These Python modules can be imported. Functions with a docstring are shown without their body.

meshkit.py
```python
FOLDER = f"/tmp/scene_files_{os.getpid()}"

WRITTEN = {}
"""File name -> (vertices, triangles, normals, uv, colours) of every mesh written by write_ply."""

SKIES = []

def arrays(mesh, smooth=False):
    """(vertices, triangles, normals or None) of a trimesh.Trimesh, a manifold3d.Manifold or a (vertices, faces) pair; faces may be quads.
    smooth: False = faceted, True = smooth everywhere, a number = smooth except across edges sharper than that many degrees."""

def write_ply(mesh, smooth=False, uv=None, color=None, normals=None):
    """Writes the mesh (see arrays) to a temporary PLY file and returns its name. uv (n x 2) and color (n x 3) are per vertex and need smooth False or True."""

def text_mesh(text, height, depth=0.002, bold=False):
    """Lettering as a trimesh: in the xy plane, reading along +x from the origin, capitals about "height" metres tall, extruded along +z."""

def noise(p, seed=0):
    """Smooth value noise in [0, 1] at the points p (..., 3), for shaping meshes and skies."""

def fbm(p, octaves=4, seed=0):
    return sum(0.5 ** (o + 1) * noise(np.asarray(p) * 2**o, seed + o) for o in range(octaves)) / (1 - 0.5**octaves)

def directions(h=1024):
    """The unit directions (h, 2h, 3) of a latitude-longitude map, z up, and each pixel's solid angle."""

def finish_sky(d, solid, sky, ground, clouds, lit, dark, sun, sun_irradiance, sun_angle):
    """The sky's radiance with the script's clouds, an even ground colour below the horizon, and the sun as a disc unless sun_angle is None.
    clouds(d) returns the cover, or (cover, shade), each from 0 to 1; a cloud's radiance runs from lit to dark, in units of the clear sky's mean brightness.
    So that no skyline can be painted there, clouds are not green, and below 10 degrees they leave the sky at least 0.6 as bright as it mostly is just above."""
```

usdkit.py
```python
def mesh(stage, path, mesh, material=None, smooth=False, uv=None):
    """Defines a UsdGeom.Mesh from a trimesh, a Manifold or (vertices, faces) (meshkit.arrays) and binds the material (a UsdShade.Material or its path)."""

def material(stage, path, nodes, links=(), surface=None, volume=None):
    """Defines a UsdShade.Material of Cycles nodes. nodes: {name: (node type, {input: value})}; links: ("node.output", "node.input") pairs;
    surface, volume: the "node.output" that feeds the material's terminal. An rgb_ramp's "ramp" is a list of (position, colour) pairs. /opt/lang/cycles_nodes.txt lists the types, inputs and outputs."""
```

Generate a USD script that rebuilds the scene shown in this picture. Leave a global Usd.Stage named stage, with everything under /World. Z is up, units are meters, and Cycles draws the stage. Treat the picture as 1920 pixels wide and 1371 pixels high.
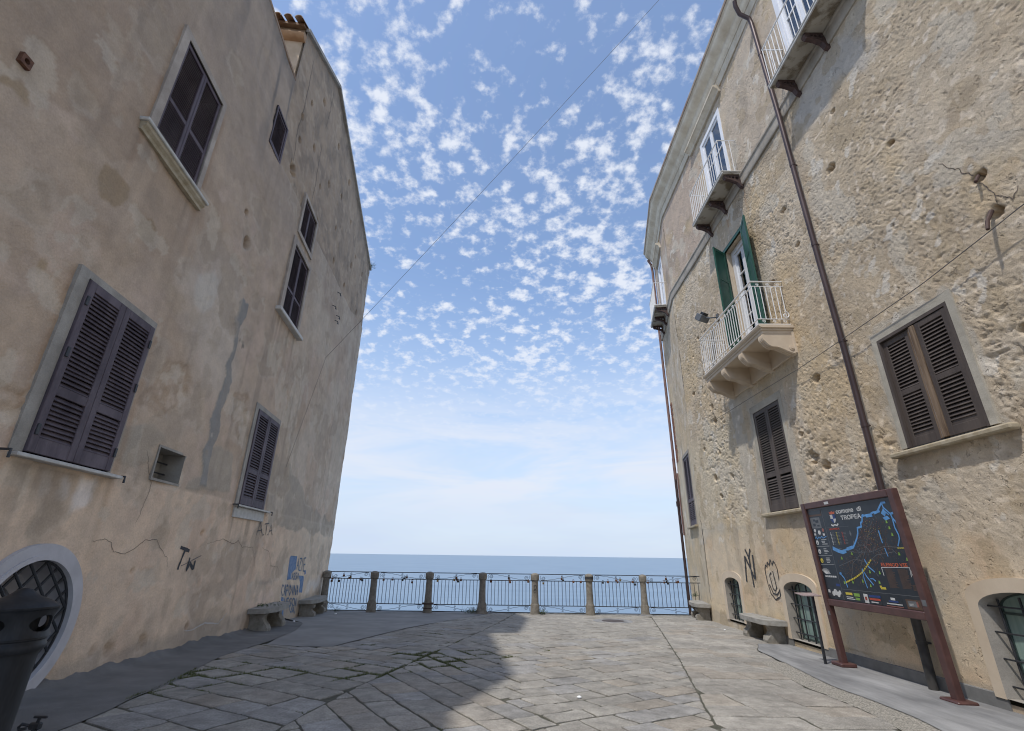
import math, random
import numpy as np
import trimesh, shapely
from shapely.geometry import Polygon, LineString, Point, box as sbox
from shapely import affinity
import manifold3d as m3
import usdkit, meshkit
from pxr import Usd, UsdGeom, UsdLux, UsdShade, Gf, Sdf, Vt

random.seed(7)
RNG = np.random.default_rng(7)
PI = math.pi
stage = Usd.Stage.CreateInMemory()
UsdGeom.SetStageUpAxis(stage, 'Z')
UsdGeom.SetStageMetersPerUnit(stage, 1.0)
UsdGeom.Xform.Define(stage, '/World')
UsdGeom.Scope.Define(stage, '/World/Looks')

# ------------------------------------------------------------------ camera
F_PX, PITCH, ROLL, EYE = 896.377, .3781, .0134, 1.65
cp, sp, cr, sr = math.cos(PITCH), math.sin(PITCH), math.cos(ROLL), math.sin(ROLL)
FWD = np.array([0, cp, sp]); UP0 = np.array([0, -sp, cp]); RT0 = np.array([1., 0, 0])
RT, UPV = cr * RT0 + sr * UP0, -sr * RT0 + cr * UP0
cam = UsdGeom.Camera.Define(stage, '/World/camera')
cam.CreateHorizontalApertureAttr(36.0)
cam.CreateFocalLengthAttr(36.0 * F_PX / 1920)
cam.CreateClippingRangeAttr(Gf.Vec2f(.05, 200000))
cam.CreateExposureAttr(EXPO := 0.56)
M4 = Gf.Matrix4d(*[float(x) for r in (list(RT) + [0], list(UPV) + [0], list(-FWD) + [0], [0, 0, EYE, 1]) for x in r])
cam.AddTransformOp().Set(M4)

# ------------------------------------------------------------------ sun and sky
SUN = np.array([-.395, -.37, 1.0]); SUN /= np.linalg.norm(SUN)
sun = UsdLux.DistantLight.Define(stage, '/World/sun')
sun.CreateIntensityAttr(0.5); sun.CreateAngleAttr(1.0); sun.CreateNormalizeAttr(True)
sun.CreateColorAttr(Gf.Vec3f(1.0, .965, .915))
zx = np.cross([0, 0, 1], SUN); zx /= np.linalg.norm(zx); zy = np.cross(SUN, zx)
sun.AddTransformOp().Set(Gf.Matrix4d(*[float(x) for r in (list(zx) + [0], list(zy) + [0], list(SUN) + [0], [0, 0, 60, 1]) for x in r]))
SKY_STRENGTH = 0.15
CLOUD = (3.9, 4.1, 4.5); VEIL = (2.85, 3.35, 4.15)
skymat = usdkit.material(stage, '/World/Looks/sky_material', {
    'tc': ('texture_coordinate', {}), 'sep': ('separate_xyz', {}),
    'sky': ('sky_texture', dict(sky_type='single_scattering', sun_disc=False, sun_elevation=math.asin(SUN[2]), sun_rotation=math.atan2(SUN[0], SUN[1]), altitude=60.0, air_density=1.0, aerosol_density=0.7, ozone_density=3.0)),
    'zc': ('math', dict(math_type='maximum', value2=.02)), 'za': ('math', dict(math_type='add', value2=.30)),
    'dx': ('math', dict(math_type='divide')), 'dy': ('math', dict(math_type='divide')), 'pv': ('combine_xyz', dict(z=3.7)),
    'puff': ('noise_texture', dict(scale=29.0, detail=6.0, roughness=.56, distortion=.0)),
    'field': ('noise_texture', dict(scale=3.6, detail=4.0, roughness=.6)),
    'wisp': ('noise_texture', dict(scale=60.0, detail=4.0, roughness=.6)),
    'fm': ('math', dict(math_type='multiply_add', value2=.36, value3=-.165)),
    'wm': ('math', dict(math_type='multiply_add', value2=.12, value3=-.06)),
    's1': ('math', dict(math_type='add')), 's2': ('math', dict(math_type='add')),
    'mask': ('map_range', dict(range_type='smoothstep', from_min=.485, from_max=.735, to_min=0.0, to_max=.88)),
    'low': ('map_range', dict(range_type='smoothstep', from_min=.16, from_max=.44, to_min=0.0, to_max=1.0)),
    'cover': ('math', dict(math_type='multiply')),
    'lowv': ('map_range', dict(range_type='smoothstep', from_min=.0, from_max=.56, to_min=.97, to_max=.09)),
    'bandmap': ('mapping', dict(scale=(2.2, 2.2, 13.0))),
    'band': ('noise_texture', dict(scale=1.3, detail=4.0, roughness=.55)),
    'bandm': ('map_range', dict(from_min=.3, from_max=.7, to_min=.88, to_max=1.04)),
    'wv': ('mapping', dict(location=(3.1, 1.7, .4), scale=(1.5, 1.5, 9.0))), 'wn': ('noise_texture', dict(scale=1.5, detail=6.0, roughness=.58, distortion=.6)),
    'wm1': ('map_range', dict(range_type='smoothstep', from_min=.36, from_max=.62, to_min=0.0, to_max=.85)), 'wup': ('map_range', dict(range_type='smoothstep', from_min=.02, from_max=.14, to_min=0.0, to_max=1.0)), 'wdn': ('map_range', dict(range_type='smoothstep', from_min=.16, from_max=.38, to_min=1.0, to_max=0.0)), 'wa': ('math', dict(math_type='multiply')), 'wb': ('math', dict(math_type='multiply')), 'cirrus': ('mix_color', dict(b=(3.6, 3.82, 4.3))),
    'veilf': ('math', dict(math_type='multiply', use_clamp=True)),
    'veil': ('mix_color', dict(b=VEIL)), 'cl': ('mix_color', dict(b=CLOUD)),
    'bg': ('background_shader', dict(strength=SKY_STRENGTH))},
    [('tc.generated', 'sep.vector'), ('sep.z', 'zc.value1'), ('zc.value', 'za.value1'), ('sep.x', 'dx.value1'), ('za.value', 'dx.value2'),
     ('sep.y', 'dy.value1'), ('za.value', 'dy.value2'), ('dx.value', 'pv.x'), ('dy.value', 'pv.y'),
     ('pv.vector', 'puff.vector'), ('pv.vector', 'field.vector'), ('pv.vector', 'wisp.vector'),
     ('field.fac', 'fm.value1'), ('wisp.fac', 'wm.value1'), ('puff.fac', 's1.value1'), ('fm.value', 's1.value2'), ('s1.value', 's2.value1'), ('wm.value', 's2.value2'),
     ('s2.value', 'mask.value'), ('sep.z', 'low.value'), ('mask.result', 'cover.value1'), ('low.result', 'cover.value2'),
     ('sep.z', 'lowv.value'), ('tc.generated', 'bandmap.vector'), ('bandmap.vector', 'band.vector'), ('band.fac', 'bandm.value'),
     ('lowv.result', 'veilf.value1'), ('bandm.result', 'veilf.value2'),
     ('sky.color', 'veil.a'), ('veilf.value', 'veil.fac'), ('tc.generated', 'wv.vector'), ('wv.vector', 'wn.vector'), ('wn.fac', 'wm1.value'), ('sep.z', 'wup.value'), ('sep.z', 'wdn.value'), ('wup.result', 'wa.value1'), ('wdn.result', 'wa.value2'), ('wa.value', 'wb.value1'), ('wm1.result', 'wb.value2'), ('wb.value', 'cirrus.fac'), ('veil.result', 'cirrus.a'), ('cirrus.result', 'cl.a'), ('cover.value', 'cl.fac'), ('cl.result', 'bg.color')],
    surface='bg.background')
sky = UsdLux.DomeLight.Define(stage, '/World/sky')
UsdShade.MaterialBindingAPI.Apply(sky.GetPrim()).Bind(skymat)
sky.GetPrim().SetCustomDataByKey('kind', 'structure')

# ------------------------------------------------------------------ materials
def pbr(name, col, col2=None, scale=5.0, rough=.8, bump=0.0, bscale=60.0, bdist=.006, metallic=0.0, spec=.4, detail=6.0, stretch=(1, 1, 1), tint=False, lo=.35, hi=.65, fine=0.0, fscale=90.0, rand=0.0, grime=0.0, pits=0.0):
    """A procedural surface: noise between two colours of the thing itself, fine relief, optional painted-on patches from the mesh ("tint")."""
    col2 = col2 or tuple(min(1, c * 1.25) for c in col)
    nodes = {'g': ('geometry', {}), 'mp': ('mapping', dict(scale=stretch)), 'n': ('noise_texture', dict(scale=scale, detail=detail, roughness=.62)),
             'r': ('rgb_ramp', dict(ramp=[(0, col), (lo, col), (hi, col2), (1, col2)])),
             'p': ('principled_bsdf', dict(roughness=rough, metallic=metallic, specular_ior_level=spec))}
    links = [('g.position', 'mp.vector'), ('mp.vector', 'n.vector'), ('n.fac', 'r.fac')]
    out = 'r.color'
    if tint:
        nodes['at'] = ('attribute', dict(attribute='tint')); nodes['mt'] = ('mix_color', dict(blend_type='multiply', fac=1.0))
        links += [('at.color', 'mt.a'), (out, 'mt.b')]; out = 'mt.result'
    if fine:
        nodes['fn'] = ('noise_texture', dict(scale=fscale, detail=4.0, roughness=.7)); nodes['fr'] = ('map_range', dict(from_min=.3, from_max=.7, to_min=1 - fine, to_max=1 + fine))
        nodes['fm'] = ('mix_color', dict(blend_type='multiply', fac=1.0)); nodes['fc'] = ('combine_xyz', {})
        links += [('mp.vector', 'fn.vector'), ('fn.fac', 'fr.value'), ('fr.result', 'fc.x'), ('fr.result', 'fc.y'), ('fr.result', 'fc.z'), (out, 'fm.a'), ('fc.vector', 'fm.b')]; out = 'fm.result'
    if grime:
        nodes['gn'] = ('noise_texture', dict(scale=1.3, detail=5.0, roughness=.65)); nodes['gr'] = ('map_range', dict(from_min=.32, from_max=.62, to_min=1 - grime, to_max=1.06))
        nodes['gm'] = ('mix_color', dict(blend_type='multiply', fac=1.0)); nodes['gc'] = ('combine_xyz', {})
        links += [('g.position', 'gn.vector'), ('gn.fac', 'gr.value'), ('gr.result', 'gc.x'), ('gr.result', 'gc.y'), ('gr.result', 'gc.z'), (out, 'gm.a'), ('gc.vector', 'gm.b')]; out = 'gm.result'
    if rand:
        nodes['oi'] = ('object_info', {}); nodes['or'] = ('map_range', dict(from_min=0.0, from_max=1.0, to_min=1 - rand, to_max=1 + rand))
        nodes['om'] = ('mix_color', dict(blend_type='multiply', fac=1.0)); nodes['oc'] = ('combine_xyz', {})
        links += [('oi.random', 'or.value'), ('or.result', 'oc.x'), ('or.result', 'oc.y'), ('or.result', 'oc.z'), (out, 'om.a'), ('oc.vector', 'om.b')]; out = 'om.result'
    links.append((out, 'p.base_color'))
    if bump:
        nodes['bn'] = ('noise_texture', dict(scale=bscale, detail=5.0, roughness=.65)); nodes['b'] = ('bump', dict(strength=bump, distance=bdist))
        links += [('mp.vector', 'bn.vector'), ('bn.fac', 'b.height')]
        if pits:
            nodes['vw'] = ('noise_texture', dict(scale=14.0, detail=3.0)); nodes['va'] = ('vector_math', dict(math_type='multiply_add', vector2=(.09, .09, .09)))
            nodes['vo'] = ('voronoi_texture', dict(scale=24.0, randomness=1.0)); nodes['vn'] = ('noise_texture', dict(scale=9.0, detail=3.0)); nodes['vt'] = ('map_range', dict(from_min=.42, from_max=.62, to_min=0.0, to_max=.42))
            nodes['vd'] = ('math', dict(math_type='divide')); nodes['vs'] = ('map_range', dict(range_type='smoothstep', from_min=.55, from_max=1.0, to_min=0.0, to_max=1.0)); nodes['pb'] = ('bump', dict(strength=pits, distance=.02))
            links += [('mp.vector', 'vw.vector'), ('vw.color', 'va.vector1'), ('mp.vector', 'va.vector3'), ('va.vector', 'vo.vector'), ('mp.vector', 'vn.vector'), ('vn.fac', 'vt.value'), ('vo.distance', 'vd.value1'), ('vt.result', 'vd.value2'), ('vd.value', 'vs.value'), ('vs.result', 'pb.height'), ('b.normal', 'pb.normal'), ('pb.normal', 'p.normal')]
        else: links.append(('b.normal', 'p.normal'))
    return usdkit.material(stage, '/World/Looks/' + name, nodes, links, surface='p.BSDF')

K = {}
K['plaster_smooth'] = pbr('plaster_smooth', (.91, .91, .92), (1.08, 1.07, 1.05), 2.6, .93, .8, 38, .008, tint=True, fine=.10, fscale=42)
K['plaster_rough'] = pbr('plaster_rough', (.90, .90, .91), (1.08, 1.06, 1.03), 3.0, .95, 1.0, 60, .012, tint=True, fine=.13, fscale=60, pits=.9)
K['trim_left'] = pbr('trim_left', (.33, .275, .225), (.42, .36, .30), 3.5, .92, .5, 40, .007, fine=.10, grime=.25)
K['trim_right'] = pbr('trim_right', (.36, .325, .26), (.47, .43, .35), 3.5, .92, .6, 40, .008, fine=.12, grime=.22)
K['cement'] = pbr('cement', (.275, .25, .215), (.36, .33, .285), 5, .92, .5, 50, .006, fine=.10, grime=.22)
K['cement_dark'] = pbr('cement_dark', (.15, .148, .14), (.20, .195, .185), 5, .92, .4, 60, .005, fine=.07)
K['trim_cream'] = pbr('trim_cream', (.54, .44, .325), (.60, .50, .375), 4, .85, .2, 50, .004, fine=.04)
K['cornice'] = pbr('cornice', (.50, .42, .31), (.64, .57, .45), 3, .88, .3, 40, .005, fine=.06, stretch=(1, 1, .5))
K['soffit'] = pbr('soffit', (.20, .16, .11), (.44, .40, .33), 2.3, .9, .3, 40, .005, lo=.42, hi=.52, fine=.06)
K['sill_stone'] = pbr('sill_stone', (.30, .24, .15), (.42, .36, .26), 8, .8, .4, 50, .005, fine=.08)
K['sill_white'] = pbr('sill_white', (.42, .40, .36), (.55, .53, .49), 8, .7, .2, 50, .004, fine=.05)
K['ring_grey'] = pbr('ring_grey', (.42, .40, .40), (.50, .48, .48), 4, .8, .2, 40, .004, fine=.05)
K['shutter_purple'] = pbr('shutter_purple', (.072, .053, .064), (.125, .098, .110), 6, .66, .25, 80, .002, stretch=(1, 1, .3), spec=.35, fine=.12, grime=.25)
K['shutter_brown'] = pbr('shutter_brown', (.062, .047, .039), (.10, .078, .064), 5, .7, .3, 60, .003, stretch=(1, 1, .15), fine=.1)
K['wood_bare'] = pbr('wood_bare', (.085, .05, .027), (.24, .17, .11), 7, .8, .5, 30, .004, stretch=(3, 3, .18), fine=.15)
K['shutter_green'] = pbr('shutter_green', (.008, .055, .034), (.016, .082, .052), 4, .45, .1, 60, .002)
K['paint_white'] = pbr('paint_white', (.74, .74, .75), (.82, .82, .83), 5, .45, .08, 60, .002)
K['iron_white'] = pbr('iron_white', (.66, .65, .63), (.76, .75, .73), 9, .5, .1, 80, .002, lo=.25, hi=.4)
K['iron_black'] = pbr('iron_black', (.014, .016, .019), (.030, .031, .034), 14, .55, .25, 90, .002, spec=.5)
K['iron_rail'] = pbr('iron_rail', (.020, .025, .032), (.040, .042, .046), 14, .55, .2, 90, .002)
K['rust'] = pbr('rust', (.075, .032, .02), (.16, .075, .04), 18, .85, .4, 90, .003)
K['bracket_iron'] = pbr('bracket_iron', (.045, .026, .022), (.085, .048, .038), 12, .7, .4, 70, .003)
K['brass_old'] = pbr('brass_old', (.22, .15, .06), (.34, .24, .10), 14, .45, .2, 90, .002, metallic=.6)
K['pipe_copper'] = pbr('pipe_copper', (.050, .034, .034), (.085, .058, .054), 3, .42, .05, 40, .002, metallic=.35, stretch=(1, 1, .3))
K['pipe_dark'] = pbr('pipe_dark', (.022, .022, .022), (.06, .055, .05), 7, .55, .3, 60, .003)
K['pipe_pink'] = pbr('pipe_pink', (.17, .10, .085), (.24, .15, .13), 4, .7, .1, 40, .002)
K['bin_iron'] = pbr('bin_iron', (.009, .0095, .010), (.026, .026, .027), 9, .5, .35, 90, .003, stretch=(1, 1, .25), spec=.28, fine=.2)
K['bin_inside'] = pbr('bin_inside', (.006, .006, .006), rough=.9)
K['granite_post'] = pbr('granite_post', (.17, .15, .12), (.27, .245, .205), 10, .9, .6, 70, .006, fine=.16, fscale=120)
K['bench_stone'] = pbr('bench_stone', (.20, .18, .145), (.33, .305, .26), 7, .92, .9, 40, .010, fine=.15, fscale=110)
K['bench_seat'] = pbr('bench_seat', (.23, .215, .185), (.34, .325, .29), 6, .9, .7, 45, .007, fine=.12, fscale=120)
pave = [((.255, .238, .207), (.375, .348, .300)), ((.27, .250, .214), (.39, .36, .312)), ((.275, .242, .198), (.375, .335, .278)), ((.25, .238, .218), (.365, .348, .322)), ((.265, .24, .204), (.365, .332, .283))]
for i, (a, b) in enumerate(pave):
    K['paving_%d' % i] = pbr('paving_tone_%s' % 'abcde'[i], a, b, 7.0, .9, 1.0, 55, .011, fine=.34, fscale=70, rand=.08, grime=.26)
K['mortar'] = pbr('mortar', (.055, .055, .036), (.125, .115, .088), 9, .97, .8, 60, .008, fine=.2)
K['asphalt'] = pbr('asphalt', (.15, .144, .134), (.205, .197, .184), 2.0, .93, 1.0, 120, .008, fine=.26, fscale=110, grime=.25)
K['concrete_floor'] = pbr('concrete_floor', (.21, .203, .19), (.29, .28, .262), 1.6, .92, .6, 110, .005, fine=.14, fscale=150)
K['gravelly'] = pbr('gravelly', (.17, .155, .13), (.40, .37, .31), 55, .95, 1.0, 70, .012, lo=.42, hi=.58, fine=.2, fscale=160)
K['concrete_pale'] = pbr('concrete_pale', (.165, .163, .16), (.30, .295, .285), 1.5, .9, .4, 110, .004, fine=.12, fscale=120, stretch=(2.2, .55, 1), grime=.15)
K['cliff_rock'] = pbr('cliff_rock', (.22, .19, .14), (.36, .32, .25), .4, .95, .8, 6, .1)
K['tile'] = pbr('tile', (.20, .125, .080), (.36, .25, .165), 6, .9, .4, 50, .006, fine=.15)
K['brick'] = pbr('brick', (.20, .085, .05), (.30, .15, .095), 9, .92, .5, 60, .006)
K['dark_room'] = pbr('dark_room', (.035, .033, .031), rough=.95)
K['curtain_green'] = pbr('curtain_green', (.20, .29, .255), (.28, .37, .33), 6, .25, .1, 40, .003, stretch=(4, 4, .3))
K['basement_frame'] = pbr('basement_frame', (.035, .055, .05), (.06, .085, .075), 5, .5)
K['curtain_pale'] = pbr('curtain_pale', (.20, .22, .26), (.34, .36, .40), 3, .9, .2, 30, .006, stretch=(5, 5, .4))
K['board_frame'] = pbr('board_frame', (.066, .030, .026), (.100, .047, .040), 8, .45, .15, 80, .002, spec=.45, fine=.08)
K['board_dark'] = pbr('board_dark', (.009, .012, .016), (.020, .023, .027), 6, .34, spec=.5, grime=.3)
for nm, c in dict(ink_white=(.66, .66, .64), ink_blue=(.13, .36, .72), ink_red=(.50, .07, .03), ink_orange=(.62, .13, .05), ink_yellow=(.68, .55, .06), ink_green=(.24, .42, .07), ink_brown=(.085, .045, .028), ink_grey=(.16, .165, .17), ink_navy=(.02, .05, .20), ink_pink=(.33, .12, .09), ink_bronze=(.11, .06, .035)).items():
    K[nm] = pbr(nm, tuple(x * .68 for x in c), tuple(x * .92 for x in c), 14, .42)
K['plate_print'] = pbr('plate_print', (.22, .15, .145), (.36, .30, .29), 30, .5)
K['spray_black'] = pbr('spray_black', (.03, .03, .033), (.06, .058, .058), 12, .8, .3, 60, .004)
K['spray_grey'] = pbr('spray_grey', (.10, .098, .095), (.16, .15, .14), 12, .85, .3, 60, .004)
K['spray_blue'] = pbr('spray_blue', (.075, .155, .30), (.20, .27, .38), 16, .8, .3, 60, .004, fine=.1)
K['spray_blue_line'] = pbr('spray_blue_line', (.07, .12, .19), (.13, .19, .26), 14, .8)
K['crack'] = pbr('crack', (.11, .088, .068), (.20, .16, .125), 20, .95)
K['scar'] = pbr('scar', (.44, .40, .36), (.50, .46, .42), 20, .95)
K['cable'] = pbr('cable', (.02, .02, .02), (.035, .034, .033), 5, .6)
K['cable_grey'] = pbr('cable_grey', (.10, .095, .085), (.15, .14, .125), 5, .7)
K['lamp_grey'] = pbr('lamp_grey', (.10, .11, .12), (.14, .15, .16), 5, .5)
K['lamp_glass'] = pbr('lamp_glass', (.10, .15, .15), (.14, .19, .19), 3, .08, spec=.6)
K['manhole'] = pbr('manhole', (.055, .042, .036), (.085, .066, .056), 12, .7, .4, 90, .003)
K['paper'] = pbr('paper', (.75, .75, .74), rough=.8)
K['leaf'] = pbr('leaf', (.05, .075, .025), (.10, .12, .05), 20, .75)
K['grass'] = pbr('grass', (.085, .105, .040), (.15, .16, .07), 6, .8)
K['steel_white'] = pbr('steel_white', (.62, .66, .70), (.7, .73, .76), 5, .4)
K['glass'] = usdkit.material(stage, '/World/Looks/window_glass', {'t': ('transparent_bsdf', dict(color=(.86, .9, .92))), 'gl': ('glossy_bsdf', dict(color=(.95, .97, 1), roughness=.02)), 'fr': ('fresnel', dict(IOR=1.6)), 'ad': ('math', dict(math_type='multiply_add', value2=1.0, value3=.06)), 'm': ('mix_closure', {})},
                             [('fr.fac', 'ad.value1'), ('ad.value', 'm.fac'), ('t.BSDF', 'm.closure1'), ('gl.BSDF', 'm.closure2')], surface='m.closure')
K['sea'] = usdkit.material(stage, '/World/Looks/sea_water', {
    'g': ('geometry', {}), 'm1': ('mapping', dict(scale=(.004, .013, 1))), 'n1': ('noise_texture', dict(scale=1.0, detail=5.0, roughness=.6)),
    'm2': ('mapping', dict(scale=(.25, .45, 1))), 'n2': ('noise_texture', dict(scale=1.0, detail=5.0, roughness=.65)),
    'r': ('rgb_ramp', dict(ramp=[(0, (.085, .145, .215)), (.4, (.10, .17, .245)), (.62, (.135, .21, .285)), (1, (.17, .245, .315))])),
    'p': ('principled_bsdf', dict(roughness=.32, ior=1.33, specular_ior_level=.5)), 'b': ('bump', dict(strength=.35, distance=.5))},
    [('g.position', 'm1.vector'), ('m1.vector', 'n1.vector'), ('n1.fac', 'r.fac'), ('r.color', 'p.base_color'), ('g.position', 'm2.vector'), ('m2.vector', 'n2.vector'), ('n2.fac', 'b.height'), ('b.normal', 'p.normal')], surface='p.BSDF')

# ------------------------------------------------------------------ scene helpers
COUNT, PLACE = {}, {}

def numbered(parent, name):
    k = f'{parent}/{name}'; n = COUNT.get(k, 0); COUNT[k] = n + 1
    return k if n == 0 else f'{k}_{n:03d}'

def tag(path, label=None, cat=None, group=None, kind=None):
    p = stage.GetPrimAtPath(path)
    for k, v in (('label', label), ('category', cat), ('group', group), ('kind', kind)):
        if v: p.SetCustomDataByKey(k, v)
    return path

def thing(name, label=None, cat=None, loc=(0, 0, 0), rz=0.0, group=None, kind=None):
    path = numbered('/World', name)
    x = UsdGeom.Xform.Define(stage, path); x.AddTranslateOp().Set(Gf.Vec3d(*map(float, loc))); x.AddRotateZOp().Set(math.degrees(rz))
    PLACE[path] = (np.array(loc, float), rz)
    return tag(path, label, cat, group, kind)

def copy_of(src, label, loc, rz=0.0, group=None):
    base = src.rsplit('/', 1)[1]
    path = numbered('/World', base)
    x = UsdGeom.Xform.Define(stage, path); x.GetPrim().GetReferences().AddInternalReference(Sdf.Path(src)); x.GetPrim().SetInstanceable(True)
    x.ClearXformOpOrder()
    t = x.GetPrim().GetAttribute('xformOp:translate'); UsdGeom.XformOp(t).Set(Gf.Vec3d(*map(float, loc)))
    UsdGeom.XformOp(x.GetPrim().GetAttribute('xformOp:rotateZ')).Set(math.degrees(rz))
    x.SetXformOpOrder([UsdGeom.XformOp(t), UsdGeom.XformOp(x.GetPrim().GetAttribute('xformOp:rotateZ'))])
    for k in ('label', 'group'):
        x.GetPrim().SetCustomDataByKey(k, label if k == 'label' else (group or ''))
    return path

def put(parent, name, vf, mat, smooth=False, world=True, kind=None, label=None):
    """ONE Mesh prim under parent (or /World). Vertices are given in the world; they are stored relative to the thing."""
    v, f = np.asarray(vf[0], float), np.asarray(vf[1], int)
    root = '/'.join(parent.split('/')[:3]) if parent else None
    if world and root in PLACE:
        loc, rz = PLACE[root]; v = v - loc
        c, s = math.cos(rz), math.sin(rz)
        v = np.stack([c * v[:, 0] + s * v[:, 1], -s * v[:, 0] + c * v[:, 1], v[:, 2]], 1)
    path = numbered(parent or '/World', name)
    usdkit.mesh(stage, path, (v, f), K[mat] if isinstance(mat, str) else mat, smooth)
    return tag(path, label, kind=kind)

class Frame:
    """A wall: u along it, d out of it towards the street, z up."""
    def __init__(s, o, yaw, side):
        s.t = np.array([math.sin(yaw), math.cos(yaw), 0]); s.n = side * np.array([math.cos(yaw), -math.sin(yaw), 0]); s.o = np.array(o, float)
        s.flip = np.dot(np.cross(s.t, s.n), [0, 0, 1]) < 0
    def __call__(s, vf):
        v, f = np.asarray(vf[0], float), np.asarray(vf[1], int)
        w = s.o + v[:, :1] * s.t + v[:, 1:2] * s.n + v[:, 2:] * np.array([0, 0, 1.])
        return w, (f[:, ::-1] if s.flip else f)
    def pt(s, u, d, z): return s.o + u * s.t + d * s.n + np.array([0, 0, z])

class WorldFrame:
    def __call__(s, vf): return vf
    def pt(s, u, d, z): return np.array([u, d, z], float)
WF = WorldFrame()
CUBE_F = np.array([[0, 2, 1], [0, 3, 2], [4, 5, 6], [4, 6, 7], [0, 1, 5], [0, 5, 4], [1, 2, 6], [1, 6, 5], [2, 3, 7], [2, 7, 6], [3, 0, 4], [3, 4, 7]])

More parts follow.
